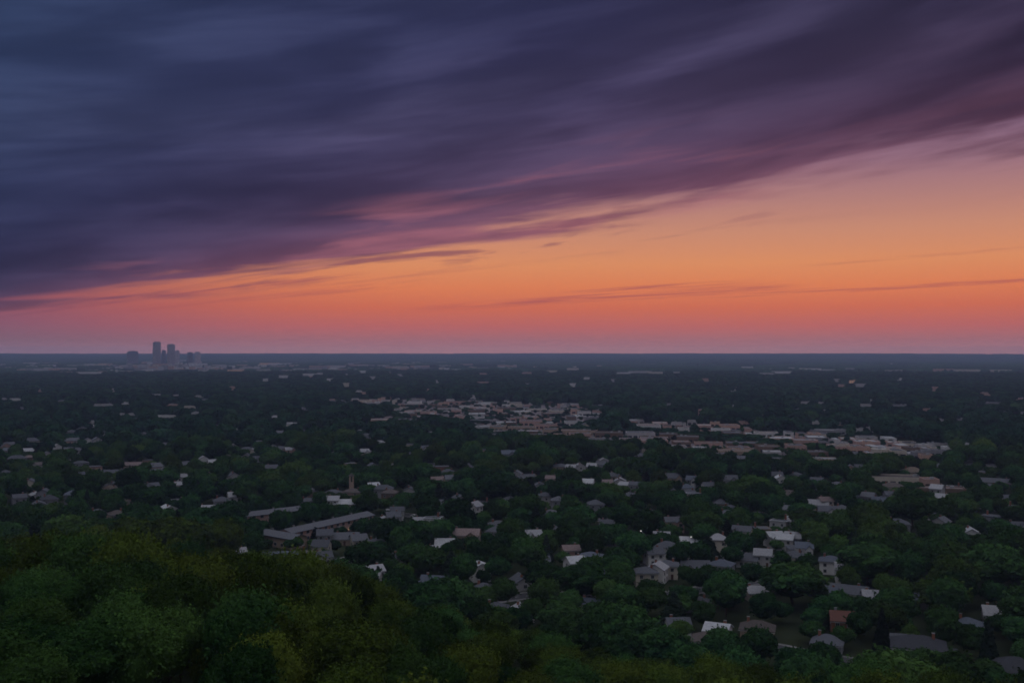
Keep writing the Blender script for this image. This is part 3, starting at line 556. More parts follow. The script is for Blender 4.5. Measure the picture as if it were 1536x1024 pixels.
def flat_building(x, y, w, dep, h, rz, wc, rc, dist, rg, warm=False):
    root = empty('commercial_building', (x, y, gz(x, y)), rz)
    wb, rb = MB(), MB(); walls(wb, w, dep, h, W[wc], z0=-3)
    ww = wb.build('wall', root)
    t = .4                                        # flat roof behind a parapet
    rb.box(-w/2+t, w/2-t, -dep/2+t, dep/2-t, h, h+.12, RF[rc])
    for a in ((-w/2,w/2,-dep/2,-dep/2+t),(-w/2,w/2,dep/2-t,dep/2),(-w/2,-w/2+t,-dep/2+t,dep/2-t),(w/2-t,w/2,-dep/2+t,dep/2-t)): rb.box(*a, h, h+.7, W[wc])
    ro = rb.build('roof', root)
    if dist < 2600:
        for k in range(min(4, 1+int(w/18))):
            a, c = rg.uniform(-w/2+2.5, w/2-3.5), rg.uniform(-dep/2+2, dep/2-3.5); u = MB(); u.box(a, a+2.2, c, c+1.8, h+.12, h+1.5, METAL); u.build('rooftop_unit', ro)
    if dist < 1500:
        bnd = MB(); n = max(2, int(w/5))
        for k in range(n):
            xx = -w/2+(k+.5)*w/n
            bnd.box(xx-w/n*.34, xx+w/n*.34, -dep/2-.05, -dep/2+.05, h*.25, h*.62, GLASS)
            if h > 7.5: bnd.box(xx-w/n*.3, xx+w/n*.3, -dep/2-.05, -dep/2+.05, h*.72, h*.9, GLASS)
        tag(bnd.build('window_band', root), kind=None)
    elif warm:  # glowing bands added to stand in for orange light on these facades
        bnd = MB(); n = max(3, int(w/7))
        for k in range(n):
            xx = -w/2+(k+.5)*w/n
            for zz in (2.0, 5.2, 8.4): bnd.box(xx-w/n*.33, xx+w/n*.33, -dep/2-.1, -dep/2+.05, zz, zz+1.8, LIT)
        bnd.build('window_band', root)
    return root
for ln in BLOCKS.strip().split('\n'):
    for row in ln.split('|'): put_block(row)
for row in FARB.strip().split('|'): put_block(row.strip(), far=True)
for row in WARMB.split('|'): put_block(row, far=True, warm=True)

distant_town()
# the commercial strip: rows of flat-roofed blocks inside the photographed clearing
def strip():
    rg = random.Random(5); cnt = 0; placed = []; SM = MB()
    for pi, poly in [(i, POLYS[i]) for i in (2, 3, 1, 0)]:
        cap = cnt+(112, 6, 42, 30)[pi]
        ys = [p[1] for p in poly]; yy = min(ys)+1.2
        while yy < max(ys)-1:
            px = min(p[0] for p in poly)+rg.uniform(0, 8)
            while px < max(p[0] for p in poly):
                wp = rg.choice((9, 12, 14, 18, 24, 30, 38))*(.9 if yy < 625 else 1.0) if pi != 2 else rg.choice((22, 28, 36, 46, 60))
                if bool(in_poly(px+wp*.5, yy, poly)) and rg.random() < (.46, .6, .95, .74)[pi]:
                    x, y = at(px+wp/2, yy); w = wp*y/F*.9; dep = rg.uniform(14, 30)
                    if any(abs(x-a) < (w+w2)/2+1 and abs(y-b_) < (dep+d2)/2+1 for a, b_, w2, d2 in placed): px += wp*.5; continue
                    placed.append((x, y, w, dep)); h = rg.choice((3.4, 4, 4.5, 5, 6))
                    wc = rg.choice(('white','pink','grey','cream','pale','white','brown','pink')); rc = rg.choice(('slate','grey','brown','pale','grey','white','pink','pale','dark','white'))
                    if pi == 2: rc = rg.choice(('pink','brown','grey','pink','tan','grey','pale')); wc = rg.choice(('pink','brown','tan','pale'))
                    if rg.random() < .02: wc = 'warm'; rc = 'pink'
                    rz = R(rg.uniform(-4, 4)+(-6 if pi > 1 else 2))
                    if cnt >= cap or (w < 11 and rg.random() < .6):              # the smallest ones of the strip stand together
                        cr, sr = math.cos(rz), math.sin(rz); hw, hd = w/2, dep/2; g0 = gz(x, y)
                        for hh, e_, z0_, mm in ((hw, hd, -1, W[wc]), (hw-.4, hd-.4, h, RF[rc])):
                            z1_ = h if z0_ < 0 else h+.4
                            v = [(x+a*cr-c*sr, y+a*sr+c*cr, g0+z) for z in (z0_, z1_) for a, c in ((-hh,-e_),(hh,-e_),(hh,e_),(-hh,e_))]
                            SM.solid(v, [(3,2,1,0),(4,5,6,7),(0,1,5,4),(1,2,6,5),(2,3,7,6),(3,0,4,7)], mm)
                        B.append(dict(x=x, y=y, w=w, d=dep, rz=rz, zv=h*.7, rad=math.hypot(w, dep)/2*.8, top=h)); px += wp+rg.choice((1, 3, 6)); continue
                    root = flat_building(x, y, w, dep, h, rz, wc, rc, math.hypot(x, y), rg)
                    LABELS.append((root, f"{WALLWORD[wc]} {'wide' if w > 28 else 'small'} flat-roofed shop", 'building', px+wp/2, yy, f"with a {ROOFWORD[rc]} roof", 'strip', None))
                    B.append(dict(x=x, y=y, w=w, d=dep, rz=rz, zv=h*rg.choice((.5,.9,1.2)), rad=math.hypot(w, dep)/2*.8, top=h)); cnt += 1
                    px += wp+rg.choice((1, 2, 4, 9))
                else: px += wp*.6
            yy += 135000/( (135000/(yy-HY)) - rg.uniform(38, 52))-(yy-HY) if yy > HY+5 else 1
    tag(SM.build('small_shops'), 'crowded small flat roofs filling the gaps of the shopping strip', 'small shops', kind='stuff')
    # the car parks and yards between the blocks
    for pi, poly in enumerate(POLYS):
        b = MB(); pts = [(*at(a, c), 0) for a, c in poly]
        pts = [(p[0], p[1], .06+pi*.01) for p in pts]; b.face(pts[::-1], LOT)
        o = b.build('pavement'); tag(o, kind='structure')
        me = o.data; me.calc_loop_triangles()
strip()

# ------------------------------------------------------------------ streets in the suburb
STREETS = []
def street(pts, wid=7.0):
    P = [Vector(p) for p in pts]; Q = []
    for i in range(len(P)-1):
        p0, p1, p2, p3 = P[max(i-1,0)], P[i], P[i+1], P[min(i+2,len(P)-1)]
        for k in range(10):
            t = k/10; Q.append(.5*((2*p1)+(p2-p0)*t+(2*p0-5*p1+4*p2-p3)*t*t+(3*p1-p0-3*p2+p3)*t*t*t))
    Q.append(P[-1])
    road, kerb, mark = MB(), MB(), MB(); nrm = []
    for i in range(len(Q)):
        d = (Q[min(i+1,len(Q)-1)]-Q[max(i-1,0)]).normalized(); nrm.append(Vector((d.y, -d.x)))
    z = lambda v, o: gz(v.x, v.y)+o
    for i in range(len(Q)-1):
        for lo, hi, zz, bb, m in ((-wid/2, wid/2, .05, road, ASPH), (wid/2, wid/2+1.6, .17, kerb, CONC), (-wid/2-1.6, -wid/2, .17, kerb, CONC)):
            a, b_, c, d = Q[i]+nrm[i]*lo, Q[i]+nrm[i]*hi, Q[i+1]+nrm[i+1]*hi, Q[i+1]+nrm[i+1]*lo
            bb.face([(*a, z(a,zz)), (*b_, z(b_,zz)), (*c, z(c,zz)), (*d, z(d,zz))], m)
            if bb is kerb:
                e0, e1 = (a, d) if lo > 0 else (b_, c)
                bb.face([(*e0, z(e0,.04)), (*e1, z(e1,.04)), (*e1, z(e1,.17)), (*e0, z(e0,.17))], m)
        if i % 2 == 0:
            a, b_, c, d = Q[i]-nrm[i]*.08, Q[i]+nrm[i]*.08, Q[i].lerp(Q[i+1],.6)+nrm[i]*.08, Q[i].lerp(Q[i+1],.6)-nrm[i]*.08
            mark.face([(*a, z(a,.055)), (*b_, z(b_,.055)), (*c, z(c,.055)), (*d, z(d,.055))], PAINTL)
    tag(road.build('road'), kind='structure'); tag(kerb.build('sidewalk'), kind='structure'); tag(mark.build('road_markings'), kind='structure')
    STREETS.append(np.array([[q.x, q.y] for q in Q]))
for pts in ([(930,905),(1010,890),(1090,878),(1180,866)], [(960,975),(1050,985),(1130,968),(1230,985),(1330,1000)],
            [(470,872),(520,840),(580,832),(640,845)], [(960,850),(1060,838),(1130,832),(1210,850)], [(590,770),(700,780),(800,770),(900,780),(1010,770)],
            [(60,720),(160,728),(260,722),(360,712),(450,705)], [(660,905),(740,900),(820,890),(900,900)], [(1010,760),(1100,748),(1200,745),(1290,740),(1400,752),(1500,765)]):
    street([at(*p) for p in pts])

# ------------------------------------------------------------------ the far towers
def tower(px0, px1, ptop, wc, h_base=550, rot=20, look='', lm='', style=0):
    yb = 135000/(h_base-HY); x = ((px0+px1)/2-CX)*yb/F; y = yb
    wid = (px1-px0)*y/F; top = CAM_Z-(ptop-HY)*y/F; a = R(abs(rot)); az = math.atan2(x, y)
    s = wid/(math.cos(a)+math.sin(a)*.8); dep = s*.8; g = gz(x, y); h = top-g
    root = empty('office_tower', (x, y, g), -az+R(rot)); m = TW[wc]
    b = MB()
    if style == 1:                      # broad slab with bevelled shoulders
        ch = s*.14; v = [(-s/2,-2),(s/2,-2),(s/2,h-ch),(s/2-ch,h),(-s/2+ch,h),(-s/2,h-ch)]
        b.solid([(p, -dep/2, q) for p, q in v]+[(p, dep/2, q) for p, q in v], [(0,1,2,3,4,5),(11,10,9,8,7,6)]+[(i,i+6,(i+1)%6+6,(i+1)%6) for i in range(6)], m)
    else:
        b.box(-s/2, s/2, -dep/2, dep/2, -2, h, m)
    b.build('facade', root)
    wb = MB(); n = 5
    if style != 1:
        nf = int(h/7.6)
        for f in range(1, nf):
            z = f*h/nf; wb.box(-s/2-.25, s/2+.25, -dep/2-.25, dep/2+.25, z, z+2.1, TG)
    else:
        for f in range(1, 9):
            z = f*h*.085; wb.box(-s/2-.2, s/2+.2, -dep/2-.2, dep/2+.2, z, z+2.4, TG)
    wb.build('window_band', root)
    pb = MB()
    for k in range(n+1):
        xx = -s/2+k*s/n
        if style != 1: pb.box(xx-.9, xx+.9, -dep/2-.8, -dep/2-.26, 0, h+.5, m); 
    for k in range(4):
        yy = -dep/2+(k+.3)*dep/3.6
        if style != 1: pb.box(s/2+.26, s/2+.8, yy-.9, yy+.9, 0, h+.5, m)
    if pb.v: pb.build('pilaster', root)
    if style != 1:
        c = MB(); c.box(-s*.36, s*.36, -dep*.36, dep*.36, h, h+2.6, TG); c.build('plant_room', root)
    tag(root, look, 'skyscraper', 'towers of the far downtown')
    LM.append((lm, (px0+px1)/2, 540))
TW = dict(light=mat_noise('tower_light', (.66,.58,.62), (.74,.66,.70), .02), mid=mat_noise('tower_mid', (.46,.40,.44), (.54,.47,.50), .02), dark=mat_noise('tower_dark', (.20,.20,.25), (.26,.26,.31), .02))
TG = mat_noise('tower_glass', (.14,.14,.18), (.20,.19,.24), .05, .3, 2, .5)
tower(229.3,240.7,513,'mid',550,32,'tallest of the far grey towers, dark on one face and pale on the other','the tallest tower')
tower(242.5,248.4,525.5,'dark',549,15,'narrow dark tower standing between the two tallest towers','the narrow dark tower')
tower(251,261.8,516.5,'mid',550,28,'second tallest of the far towers, broad flat-topped grey slab','the second tallest tower')
tower(262.8,269,526,'light',549.5,12,'slim pale lilac tower touching the second tallest tower','the slim pale tower')
tower(281.3,289,528.6,'dark',550,10,'short dark tower on its own, right of the slim pale tower','the short dark tower')
tower(292,300.6,528.2,'light',550,35,'short pale-faced tower at the right end of the far downtown','the rightmost tower')
tower(191,207,526.2,'dark',547.5,6,'squat broad dark tower with sloping top corners, left of the others','the squat dark tower', style=1)

# ------------------------------------------------------------------ bell tower, cars, lamps
def bell_tower():
    x, y = at(527.5, 745); root = empty('bell_tower', (x, y, 0), R(15)); m = W['tan']
    b = MB(); h = 13.0; s = .95
    for a, c in ((-s,-s),(s,-s),(s,s),(-s,s)): b.box(a-.35, a+.35, c-.35, c+.35, 9, h, m)
    b.box(-s-.35, s+.35, -s-.35, s+.35, -1, 9, m); b.build('shaft', root)
    c = MB(); c.box(-s-.55, s+.55, -s-.55, s+.55, h, h+.5, CONC); c.solid([(-s-.4,-s-.4,h+.5),(s+.4,-s-.4,h+.5),(s+.4,s+.4,h+.5),(-s-.4,s+.4,h+.5),(0,0,h+1.8)], [(0,1,4),(1,2,4),(2,3,4),(3,0,4),(3,2,1,0)], RF['brown']); c.build('roof', root)
    l = MB()
    for k in range(6): l.box(-s+.35, s-.35, -s-.1, -s, 9.3+k*.8, 9.6+k*.8, DOORM)
    l.build('louvre', root)
    tag(root, 'slender tan brick bell tower rising from the trees above low roofs', 'bell tower'); LM.append(('the slender bell tower', 527.5, 740))
    B.append(dict(x=x, y=y, w=4, d=4, rz=0, zv=3.5, rad=3, top=14))
bell_tower()

def car_proto(i, paint):
    root = empty('parked_car')
    prof = [(-2.15,.35),(-2.2,.75),(-1.35,.88),(-.75,1.36),(.75,1.40),(1.45,.95),(2.15,.85),(2.2,.4)]
    b = MB(); n = len(prof); hw = .85
    v = [(x, -hw*(.86 if z > 1.2 else 1), z) for x, z in prof]+[(x, hw*(.86 if z > 1.2 else 1), z) for x, z in prof]
    b.solid(v, [tuple(range(n)), tuple(range(2*n-1, n-1, -1))]+[(k, k+n, (k+1) % n+n, (k+1) % n) for k in range(n)], paint); b.build('body', root)
    for nm, pts in (('windscreen', [(-1.30,.90),(-.80,1.33)]), ('rear_window', [(.80,1.37),(1.42,.97)])):
        g = MB(); (x0,z0),(x1,z1) = pts; dx = -.03 if nm == 'windscreen' else .03
        g.solid([(x0+dx,-.68,z0+.02),(x0+dx,.68,z0+.02),(x1+dx,.62,z1+.02),(x1+dx,-.62,z1+.02),(x0,-.68,z0-.02),(x0,.68,z0-.02),(x1,.62,z1-.02),(x1,-.62,z1-.02)], [(0,1,2,3),(7,6,5,4),(0,4,5,1),(1,5,6,2),(2,6,7,3),(3,7,4,0)], GLASS); g.build(nm, root)
    for s in (-1, 1):
        g = MB(); g.box(-.72, .72, s*.80-.03, s*.80+.03, .98, 1.28, GLASS); g.build('side_window', root)
        for x in (-1.35, 1.35):
            w = MB(); w.tube([(x, s*.70, .33), (x, s*.89, .33)], [.33,.33], DARKM, 14); wo = w.build('wheel', root)
    return root
DARKM = mat_noise('rubber', (.015,.015,.015), (.03,.03,.03), 4)
paints = [('white',(.75,.75,.75)),('dark blue',(.02,.03,.08)),('silver',(.45,.46,.48)),('dark red',(.15,.02,.02))]
cars = [(1060,908,'white'),(1108,878,'silver'),(1290,932,'white'),(1345,930,'dark blue'),(1425,955,'white'),(1105,974,'white'),(1222,981,'silver'),(530,843,'white'),(585,836,'silver'),(705,903,'white'),(845,893,'dark red'),(1100,842,'white'),(1150,838,'silver'),(1010,893,'dark blue'),(620,774,'white')]
CP = {}
for n_, c in paints:
    m, nt, b = new_mat('car_paint_'+n_.replace(' ','_')); b.inputs['Base Color'].default_value = (*c,1); b.inputs['Roughness'].default_value = .35; b.inputs['Coat Weight'].default_value = .5; CP[n_] = m
CARP = {}
for px, py, c in cars:
    x, y = at(px, py)
    st = min(STREETS, key=lambda q: np.min(np.hypot(q[:,0]-x, q[:,1]-y))); i = int(np.argmin(np.hypot(st[:,0]-x, st[:,1]-y))); i = min(max(i,1), len(st)-2)
    tx, ty = st[i+1]-st[i-1]; L = math.hypot(tx, ty); nx, ny = ty/L, -tx/L; x, y = st[i][0]+nx*2.3, st[i][1]+ny*2.3
    if c not in CARP: o = CARP[c] = car_proto(0, CP[c])
    else: o = copy_tree(CARP[c])
    o.location = (x, y, gz(x, y)+.055); o.rotation_euler = (0, 0, math.atan2(ty, tx))
    px2, py2 = proj(x, y, 0)
    LABELS.append((o, f"{c} car", 'car', float(px2), float(py2), 'parked at the kerb', 'car', None)); o['group'] = 'cars parked along the suburban streets'
    B.append(dict(x=x, y=y, w=3.4, d=2, rz=0, zv=.6, rad=2.6, top=1.4))
def lamp(px, py, label):
    x, y = at(px, py); root = empty('street_lamp', (x, y, gz(x, y)), random.uniform(0, 6))
    b = MB(); b.tube([(0,0,-.3),(0,0,3),(0,0,7.2),(.5,0,7.8),(1.6,0,8.0)], [.11,.09,.07,.06,.05], METAL, 8); b.build('pole', root)
    h = MB(); h.box(1.4, 2.3, -.22, .22, 7.92, 8.12, METAL); hd = h.build('lamp_head', root)
    e = MB(); e.box(1.45, 2.25, -.2, .2, 7.72, 7.915, LITW); e.build('lamp_lens', hd)
    tag(root, label, 'street lamp', 'lit street lamps of the suburb')
    B.append(dict(x=x, y=y, w=1.5, d=1.5, rz=0, zv=6, rad=1.5, top=8))
lamp(964, 822, 'lit white street lamp above the trees, left of the tall pinkish house')
lamp(1033, 832, 'lit white street lamp beside the cream hip-roofed house')
lamp(1453, 830, 'lit white street lamp among the trees at the far right')

# ------------------------------------------------------------------ trees
def scatter(rmin, rmax, sp, azm, seed):
    rng = np.random.default_rng(seed); hw = rmax*math.tan(azm)
    nx, ny = int(2*hw/sp), int(rmax/sp)+1
    gx, gy = np.meshgrid(np.arange(nx), np.arange(ny)); x = -hw+(gx+.5*(gy % 2)+rng.uniform(-.42,.42,gx.shape))*sp; y = (gy+rng.uniform(-.42,.42,gx.shape))*sp
    x, y = x.ravel(), y.ravel(); d = np.hypot(x, y)
    k = (d > rmin) & (d < rmax) & (np.abs(np.arctan2(x, y)) < azm)
    return x[k], y[k]
def build_trees():
    rng = np.random.default_rng(3)
    # hillside and near
    x1, y1 = scatter(84, 470, 8.7, .62, 21); hl = hill(x1, y1) > 4.0; x1, y1 = x1[hl], y1[hl]
    x2, y2 = scatter(200, 1500, 11.2, .60, 22); k = hill(x2, y2) <= 4.0; x2, y2 = x2[k], y2[k]
    x3, y3 = scatter(1500, 3900, 13.5, .55, 23)
    x = np.concatenate([x1, x2, x3]); y = np.concatenate([y1, y2, y3]); zone = np.concatenate([np.zeros(len(x1)), np.ones(len(x2)), 2*np.ones(len(x3))]).astype(int)
    n = len(x); r = np.exp(rng.normal(0, .30, n))*np.array([5.0, 6.0, 7.2])[zone]; h = r*rng.uniform(1.55, 2.35, n)
    r = np.where(zone == 0, np.clip(r, 3.8, 6.4), r); h[zone == 0] *= 1.2; h = np.clip(h, 7, 18)
    con = (rng.random(n) < .05) & (zone == 1); r[con] *= .62; h[con] = rng.uniform(9, 16, con.sum())
    big = []
    for bx, by, bw, tp, zn in BIG:
        X_, Y_ = at(bx, by); rr = bw*Y_/F/2; hh = min(22, CAM_Z-(tp-HY)*Y_/F-gz(X_, Y_)); big.append((X_, Y_, rr, max(hh, rr*1.15), zn))
    ok = np.ones(n, bool)
    for X_, Y_, rr, hh, zn in big: ok &= np.hypot(x-X_, y-Y_) > (rr+r)*.62
    x, y, r, h, zone, con = [a[ok] for a in (x, y, r, h, zone, con)]; nb = len(big); ba = np.array(big)
    x = np.concatenate([ba[:,0], x]); y = np.concatenate([ba[:,1], y]); r = np.concatenate([ba[:,2], r]); h = np.concatenate([ba[:,3], h])
    zone = np.concatenate([ba[:,4].astype(int), zone]); con = np.concatenate([np.zeros(nb, bool), con]); n = len(x); forced = np.arange(n) < nb
    z = ground(x, y); px, py = proj(x, y, 0.0)
    keep = np.ones(n, bool)
    # the crest of the slope's trees as the photograph draws it
    crest = np.interp(px, [-100,0,150,300,420,520,650,760,900,1150,1300,1700], [798,798,788,772,806,850,895,930,972,995,972,1000])+rng.uniform(0, 34, n)+np.maximum(0, 175-np.hypot(x, y))*1.7
    lim0 = CAM_Z-(crest-HY)/F*y-z; o0 = (zone == 0) & (h > lim0) & ~forced
    keep &= ~(o0 & (lim0 < 4.5)); sc0 = np.where(o0, np.maximum(lim0, 4.5)/h, 1); h = h*sc0; r = r*sc0**.5
    pxg, pyg = proj(x, y, z)
    for poly in POLYS: 
        ip_ = in_poly(pxg, pyg, poly); keep &= ~(ip_ & (rng.random(n) > (.5 if poly is POLYS[0] else .4)))
        tall_ = rng.random(n) < (.20 if poly is POLYS[0] else .05); lo_ = ip_ & ~tall_ & ~forced; h = np.where(lo_, np.minimum(h, rng.uniform(3.5, 6.5, n)), h); fr_ = in_poly(pxg, pyg-11, poly) & ~forced & (rng.random(n) < .8); h = np.where(fr_, np.minimum(h, rng.uniform(5, 8, n)), h); r = np.where(lo_, np.minimum(r, h*.6), r)
    for st in STREETS:
        for q in st[::2]: keep &= np.hypot(x-q[0], y-q[1]) > 3.8
    keep |= forced; d = np.hypot(x, y)
    for b in B:
        db = math.hypot(b['x'], b['y']); 
        if db > 4200: continue
        ux, uy = b['x']/db, b['y']/db
        al = x*ux+y*uy; la = np.abs(x*uy-y*ux)
        half = (b['w']*abs(math.cos(b['rz']+math.atan2(b['x'], b['y'])))+b['d']*abs(math.sin(b['rz']+math.atan2(b['x'], b['y']))))/2
        keep &= ~(np.hypot(x-b['x'], y-b['y']) < b['rad']*.65+np.minimum(r, 7)*.3)
        cand = (al < db) & (al > db-max(200, .16*db)) & (la*db/np.maximum(al, 1) < half*(.7 if db > 420 else .42)+r*(.42 if db > 420 else .3))
        gb = gz(b['x'], b['y']); lim = CAM_Z-(CAM_Z-(gb+b['zv']))*al/db-z
        lim = lim+rng.uniform(-.3, 1.2, n)
        over = cand & (h > lim) & ~forced
        sc = np.where(over, np.maximum(lim, .1)/h, 1.0)
        keep &= ~(over & (lim < 2.6))
        h = np.where(over, np.maximum(lim, 2.6), h); r = np.where(over, np.minimum(r, np.maximum(r*sc**.75, h*.42)), r)
    top = z+h; _, pt = proj(x, y, top); vis = (px > -140) & (px < 1676) & (pt < 1080)
    keep &= vis | (d > 200) & (np.abs(np.arctan2(x, y)) < .56)
    x, y, z, r, h, zone, con, px, pt, d = [a[keep] for a in (x, y, z, r, h, zone, con, px, pt, d)]
    rot = rng.uniform(0, 2*math.pi, len(x)); n = len(x)
    # the 300 that show largest stand as things, the rest are one wood
    inframe = (px > -30) & (px < 1566) & (pt < 1015)
    score = np.where(inframe & ~con, r/d, -1); order = np.argsort(-score); single = set(order[:290].tolist())
    cs = np.where(inframe & con, r/d, -1); csel = np.argsort(-cs)[:36].tolist(); single |= set(csel)
    protos = {}
    def make(kind, cm, tm, name, hh, rr):
        key = cm.name
        root = empty(name); c = bpy.data.objects.new('crown', cm); link(c); c.parent = root; t = bpy.data.objects.new('trunk', tm); link(t); t.parent = root
        return root
    for i in sorted(single, key=lambda i: d[i]):
        i = int(i); v = int(rng.integers(0, 100))
        if con[i]: cm, tm, nm, H0, R0 = CONE[v % 2], TRUNKS, 'conifer_tree', 15.3, 4.6*.62
        elif zone[i] == 0 and d[i] < 290:
            L = NEAR if (v < 72 and not (px[i] < 210 and d[i] < 150)) else NEARG; cm, tm, nm, H0, R0 = L[v % len(L)], TRUNK[v % 3], 'broadleaf_tree', 12.0, 6.0
        elif zone[i] == 0: cm, tm, nm, H0, R0 = MIDO[v % 3], TRUNK[v % 3], 'broadleaf_tree', 12.0, 6.0
        else: cm, tm, nm, H0, R0 = MID[v % 5], TRUNK[v % 3], 'broadleaf_tree', 12.0, 6.0
        root = make(0, cm, tm, nm, 0, 0)
        root.location = (x[i], y[i], z[i]); root.rotation_euler = (0, 0, rot[i]); sx = r[i]/R0; root.scale = (sx, sx*rng.uniform(.88, 1.12), h[i]/H0)
        olive = cm in NEAR or cm in MIDO
        shape = 'slender' if h[i]/r[i] > 2.15 else ('broad' if h[i]/r[i] < 1.75 else 'rounded')
        look = ('dark pointed conifer' if con[i] else f"{'small' if r[i] < 4.5 else 'tall' if h[i] > 14 else 'medium-sized'} {shape} {'olive-green' if olive else 'dark green'} tree")
        root['group'] = 'conifers among the houses' if con[i] else ('broadleaf trees on the near slope' if zone[i] == 0 else 'broadleaf trees around the houses')
        LABELS.append((root, look, 'tree', float(px[i]), float(pt[i]+.35*h[i]*F/y[i]), '', 'slope' if zone[i] == 0 else 'plain', None))
    # the one bright yellow-green tree
    tx, ty = at(725, 745); yr = make(0, YEL, TRUNK[1], 'broadleaf_tree', 0, 0); yr.location = (tx, ty, gz(tx, ty)); yr.scale = (.85, .85, 1.15)
    tag(yr, 'yellow-green broadleaf tree standing out brightest among the dark trees', 'tree'); 
    rest = np.array([i for i in range(n) if i not in single])
    pr = [(c, 12.0, 6.0) for c in MID]+[(c, 12.0, 6.0) for c in MIDO]+[(c, 12.0, 6.0) for c in FARM]+[(CONE[0], 15.3, 2.85), (CONE[1], 15.3, 2.85)]
    var = np.zeros(len(rest), int)
    for q, i in enumerate(rest):
        if con[i]: var[q] = 12+int(rng.integers(0, 2))
        elif zone[i] == 0: var[q] = 5+int(rng.integers(0, 3))
        elif d[i] < 950: var[q] = int(rng.integers(0, 5))
        else: var[q] = 8+int(rng.integers(0, 4))
    H0 = np.array([p[1] for p in pr])[var]; R0 = np.array([p[2] for p in pr])[var]
    sc = np.stack([r[rest]/R0, r[rest]/R0, h[rest]/H0], 1)
    P = np.stack([x[rest], y[rest], z[rest]], 1)
    wood('trees_beyond_the_slope', P, rot[rest], sc, var, [p[0] for p in pr], 'dark wooded suburb of closely grown broadleaf trees around the houses')
    print('trees', n, 'single', len(single))
    # far woodland in blocks
    x4, y4 = scatter(3800, 14700, 118, .53, 24); rg = np.random.default_rng(8)
    v = np.sin(x4*.0021+1)*np.sin(y4*.0017+2)+rg.normal(0, .35, len(x4)); k = v > -.55
    for b in B:
        if math.hypot(b['x'], b['y']) > 3300: k &= ~((np.abs(x4-b['x']) < b['w']/2+55) & (y4 < b['y']+40) & (y4 > b['y']-430))
    for gx, gy, gw in FAR_GAPS: k &= ~((np.abs(x4-gx) < gw/2+38) & (y4 < gy+30) & (y4 > gy-300))
    dt = np.hypot(x4, y4); pxx, _ = proj(x4, y4, 0); k &= ~((pxx > 185) & (pxx < 310) & (y4 > 5000) & (y4 < 5980))
    x4, y4 = x4[k], y4[k]; s = rg.uniform(.8, 1.25, len(x4)); P = np.stack([x4, y4, ground(x4, y4)-1.5], 1)
    wood('woodland', P, rg.uniform(0, 6.28, len(x4)), np.stack([s, s, rg.uniform(.8, 1.2, len(x4))], 1), rg.integers(0, 4, len(x4)), CLUMP, 'far dark woodland reaching flat to the horizon')
def wood(name, P, rot, sc, var, meshes, label):
    me = bpy.data.meshes.new(name); me.vertices.add(len(P)); me.vertices.foreach_set('co', P.astype(np.float32).ravel())
    a = me.attributes.new('turn', 'FLOAT', 'POINT'); a.data.foreach_set('value', rot.astype(np.float32))
    a = me.attributes.new('size', 'FLOAT_VECTOR', 'POINT'); a.data.foreach_set('vector', sc.astype(np.float32).ravel())
    a = me.attributes.new('kind_index', 'INT', 'POINT'); a.data.foreach_set('value', var.astype(np.int32))
    o = bpy.data.objects.new(name, me); link(o); tag(o, label, 'trees' if 'tree' in name else 'woodland', kind='stuff')
    g = bpy.data.node_groups.new(name, 'GeometryNodeTree'); g.interface.new_socket('Geometry', in_out='INPUT', socket_type='NodeSocketGeometry'); g.interface.new_socket('Geometry', in_out='OUTPUT', socket_type='NodeSocketGeometry')
    N, Lk = g.nodes, g.links; gi = N.new('NodeGroupInput'); go = N.new('NodeGroupOutput'); jn = N.new('GeometryNodeJoinGeometry')
    def attr(n_, t):
        q = N.new('GeometryNodeInputNamedAttribute'); q.data_type = t; q.inputs['Name'].default_value = n_; return q.outputs['Attribute']
    tn, sz, ki = attr('turn', 'FLOAT'), attr('size', 'FLOAT_VECTOR'), attr('kind_index', 'INT')
    cb = N.new('ShaderNodeCombineXYZ'); Lk.new(tn, cb.inputs['Z'])
    e2r = N.new('FunctionNodeEulerToRotation'); Lk.new(cb.outputs[0], e2r.inputs[0])
    for i, m in enumerate(meshes):
        po = bpy.data.objects.new(m.name, m)
        oi = N.new('GeometryNodeObjectInfo'); oi.inputs['Object'].default_value = po; oi.inputs['As Instance'].default_value = True
        cp = N.new('FunctionNodeCompare'); cp.data_type = 'INT'; cp.operation = 'EQUAL'; Lk.new(ki, cp.inputs[2]); cp.inputs[3].default_value = i
        ip = N.new('GeometryNodeInstanceOnPoints'); Lk.new(gi.outputs[0], ip.inputs['Points']); Lk.new(cp.outputs[0], ip.inputs['Selection'])
        Lk.new(oi.outputs['Geometry'], ip.inputs['Instance']); Lk.new(e2r.outputs[0], ip.inputs['Rotation']); Lk.new(sz, ip.inputs['Scale']); Lk.new(ip.outputs[0], jn.inputs[0])
    Lk.new(jn.outputs[0], go.inputs[0]); md = o.modifiers.new('scatter', 'NODES'); md.node_group = g
build_trees()

# ------------------------------------------------------------------ labels that single each thing out
ORD = ['first','second','third','fourth','fifth','sixth','seventh','eighth','ninth','tenth','eleventh','twelfth','thirteenth','fourteenth','fifteenth','sixteenth','seventeenth','eighteenth','nineteenth','twentieth']
TENS = ['twenty','thirty','forty','fifty']
def ordw(i): return ORD[i] if i < 20 else (TENS[(i+1)//10-2]+'-'+ORD[(i+1) % 10-1] if (i+1) % 10 else TENS[(i+1)//10-2][:-1]+'ieth')
for it in LABELS:
    if it[7]: LM.append((it[7], it[3], it[4]))
used = set()
REG = dict(house=('house row', 16), town=('block row', 12), far=('distant row', 12), strip=('strip row', 18), slope=('slope row', 15), plain=('suburb row', 16), car=('car row', 5))
CAT = dict(house='house', town='building', far='building', strip='building', slope='tree', plain='tree', car='car')
GRP = dict(town='flat-roofed town blocks', far='blocks of the distant town', strip='shop buildings of the commercial strip', house='houses of the suburb')
import re
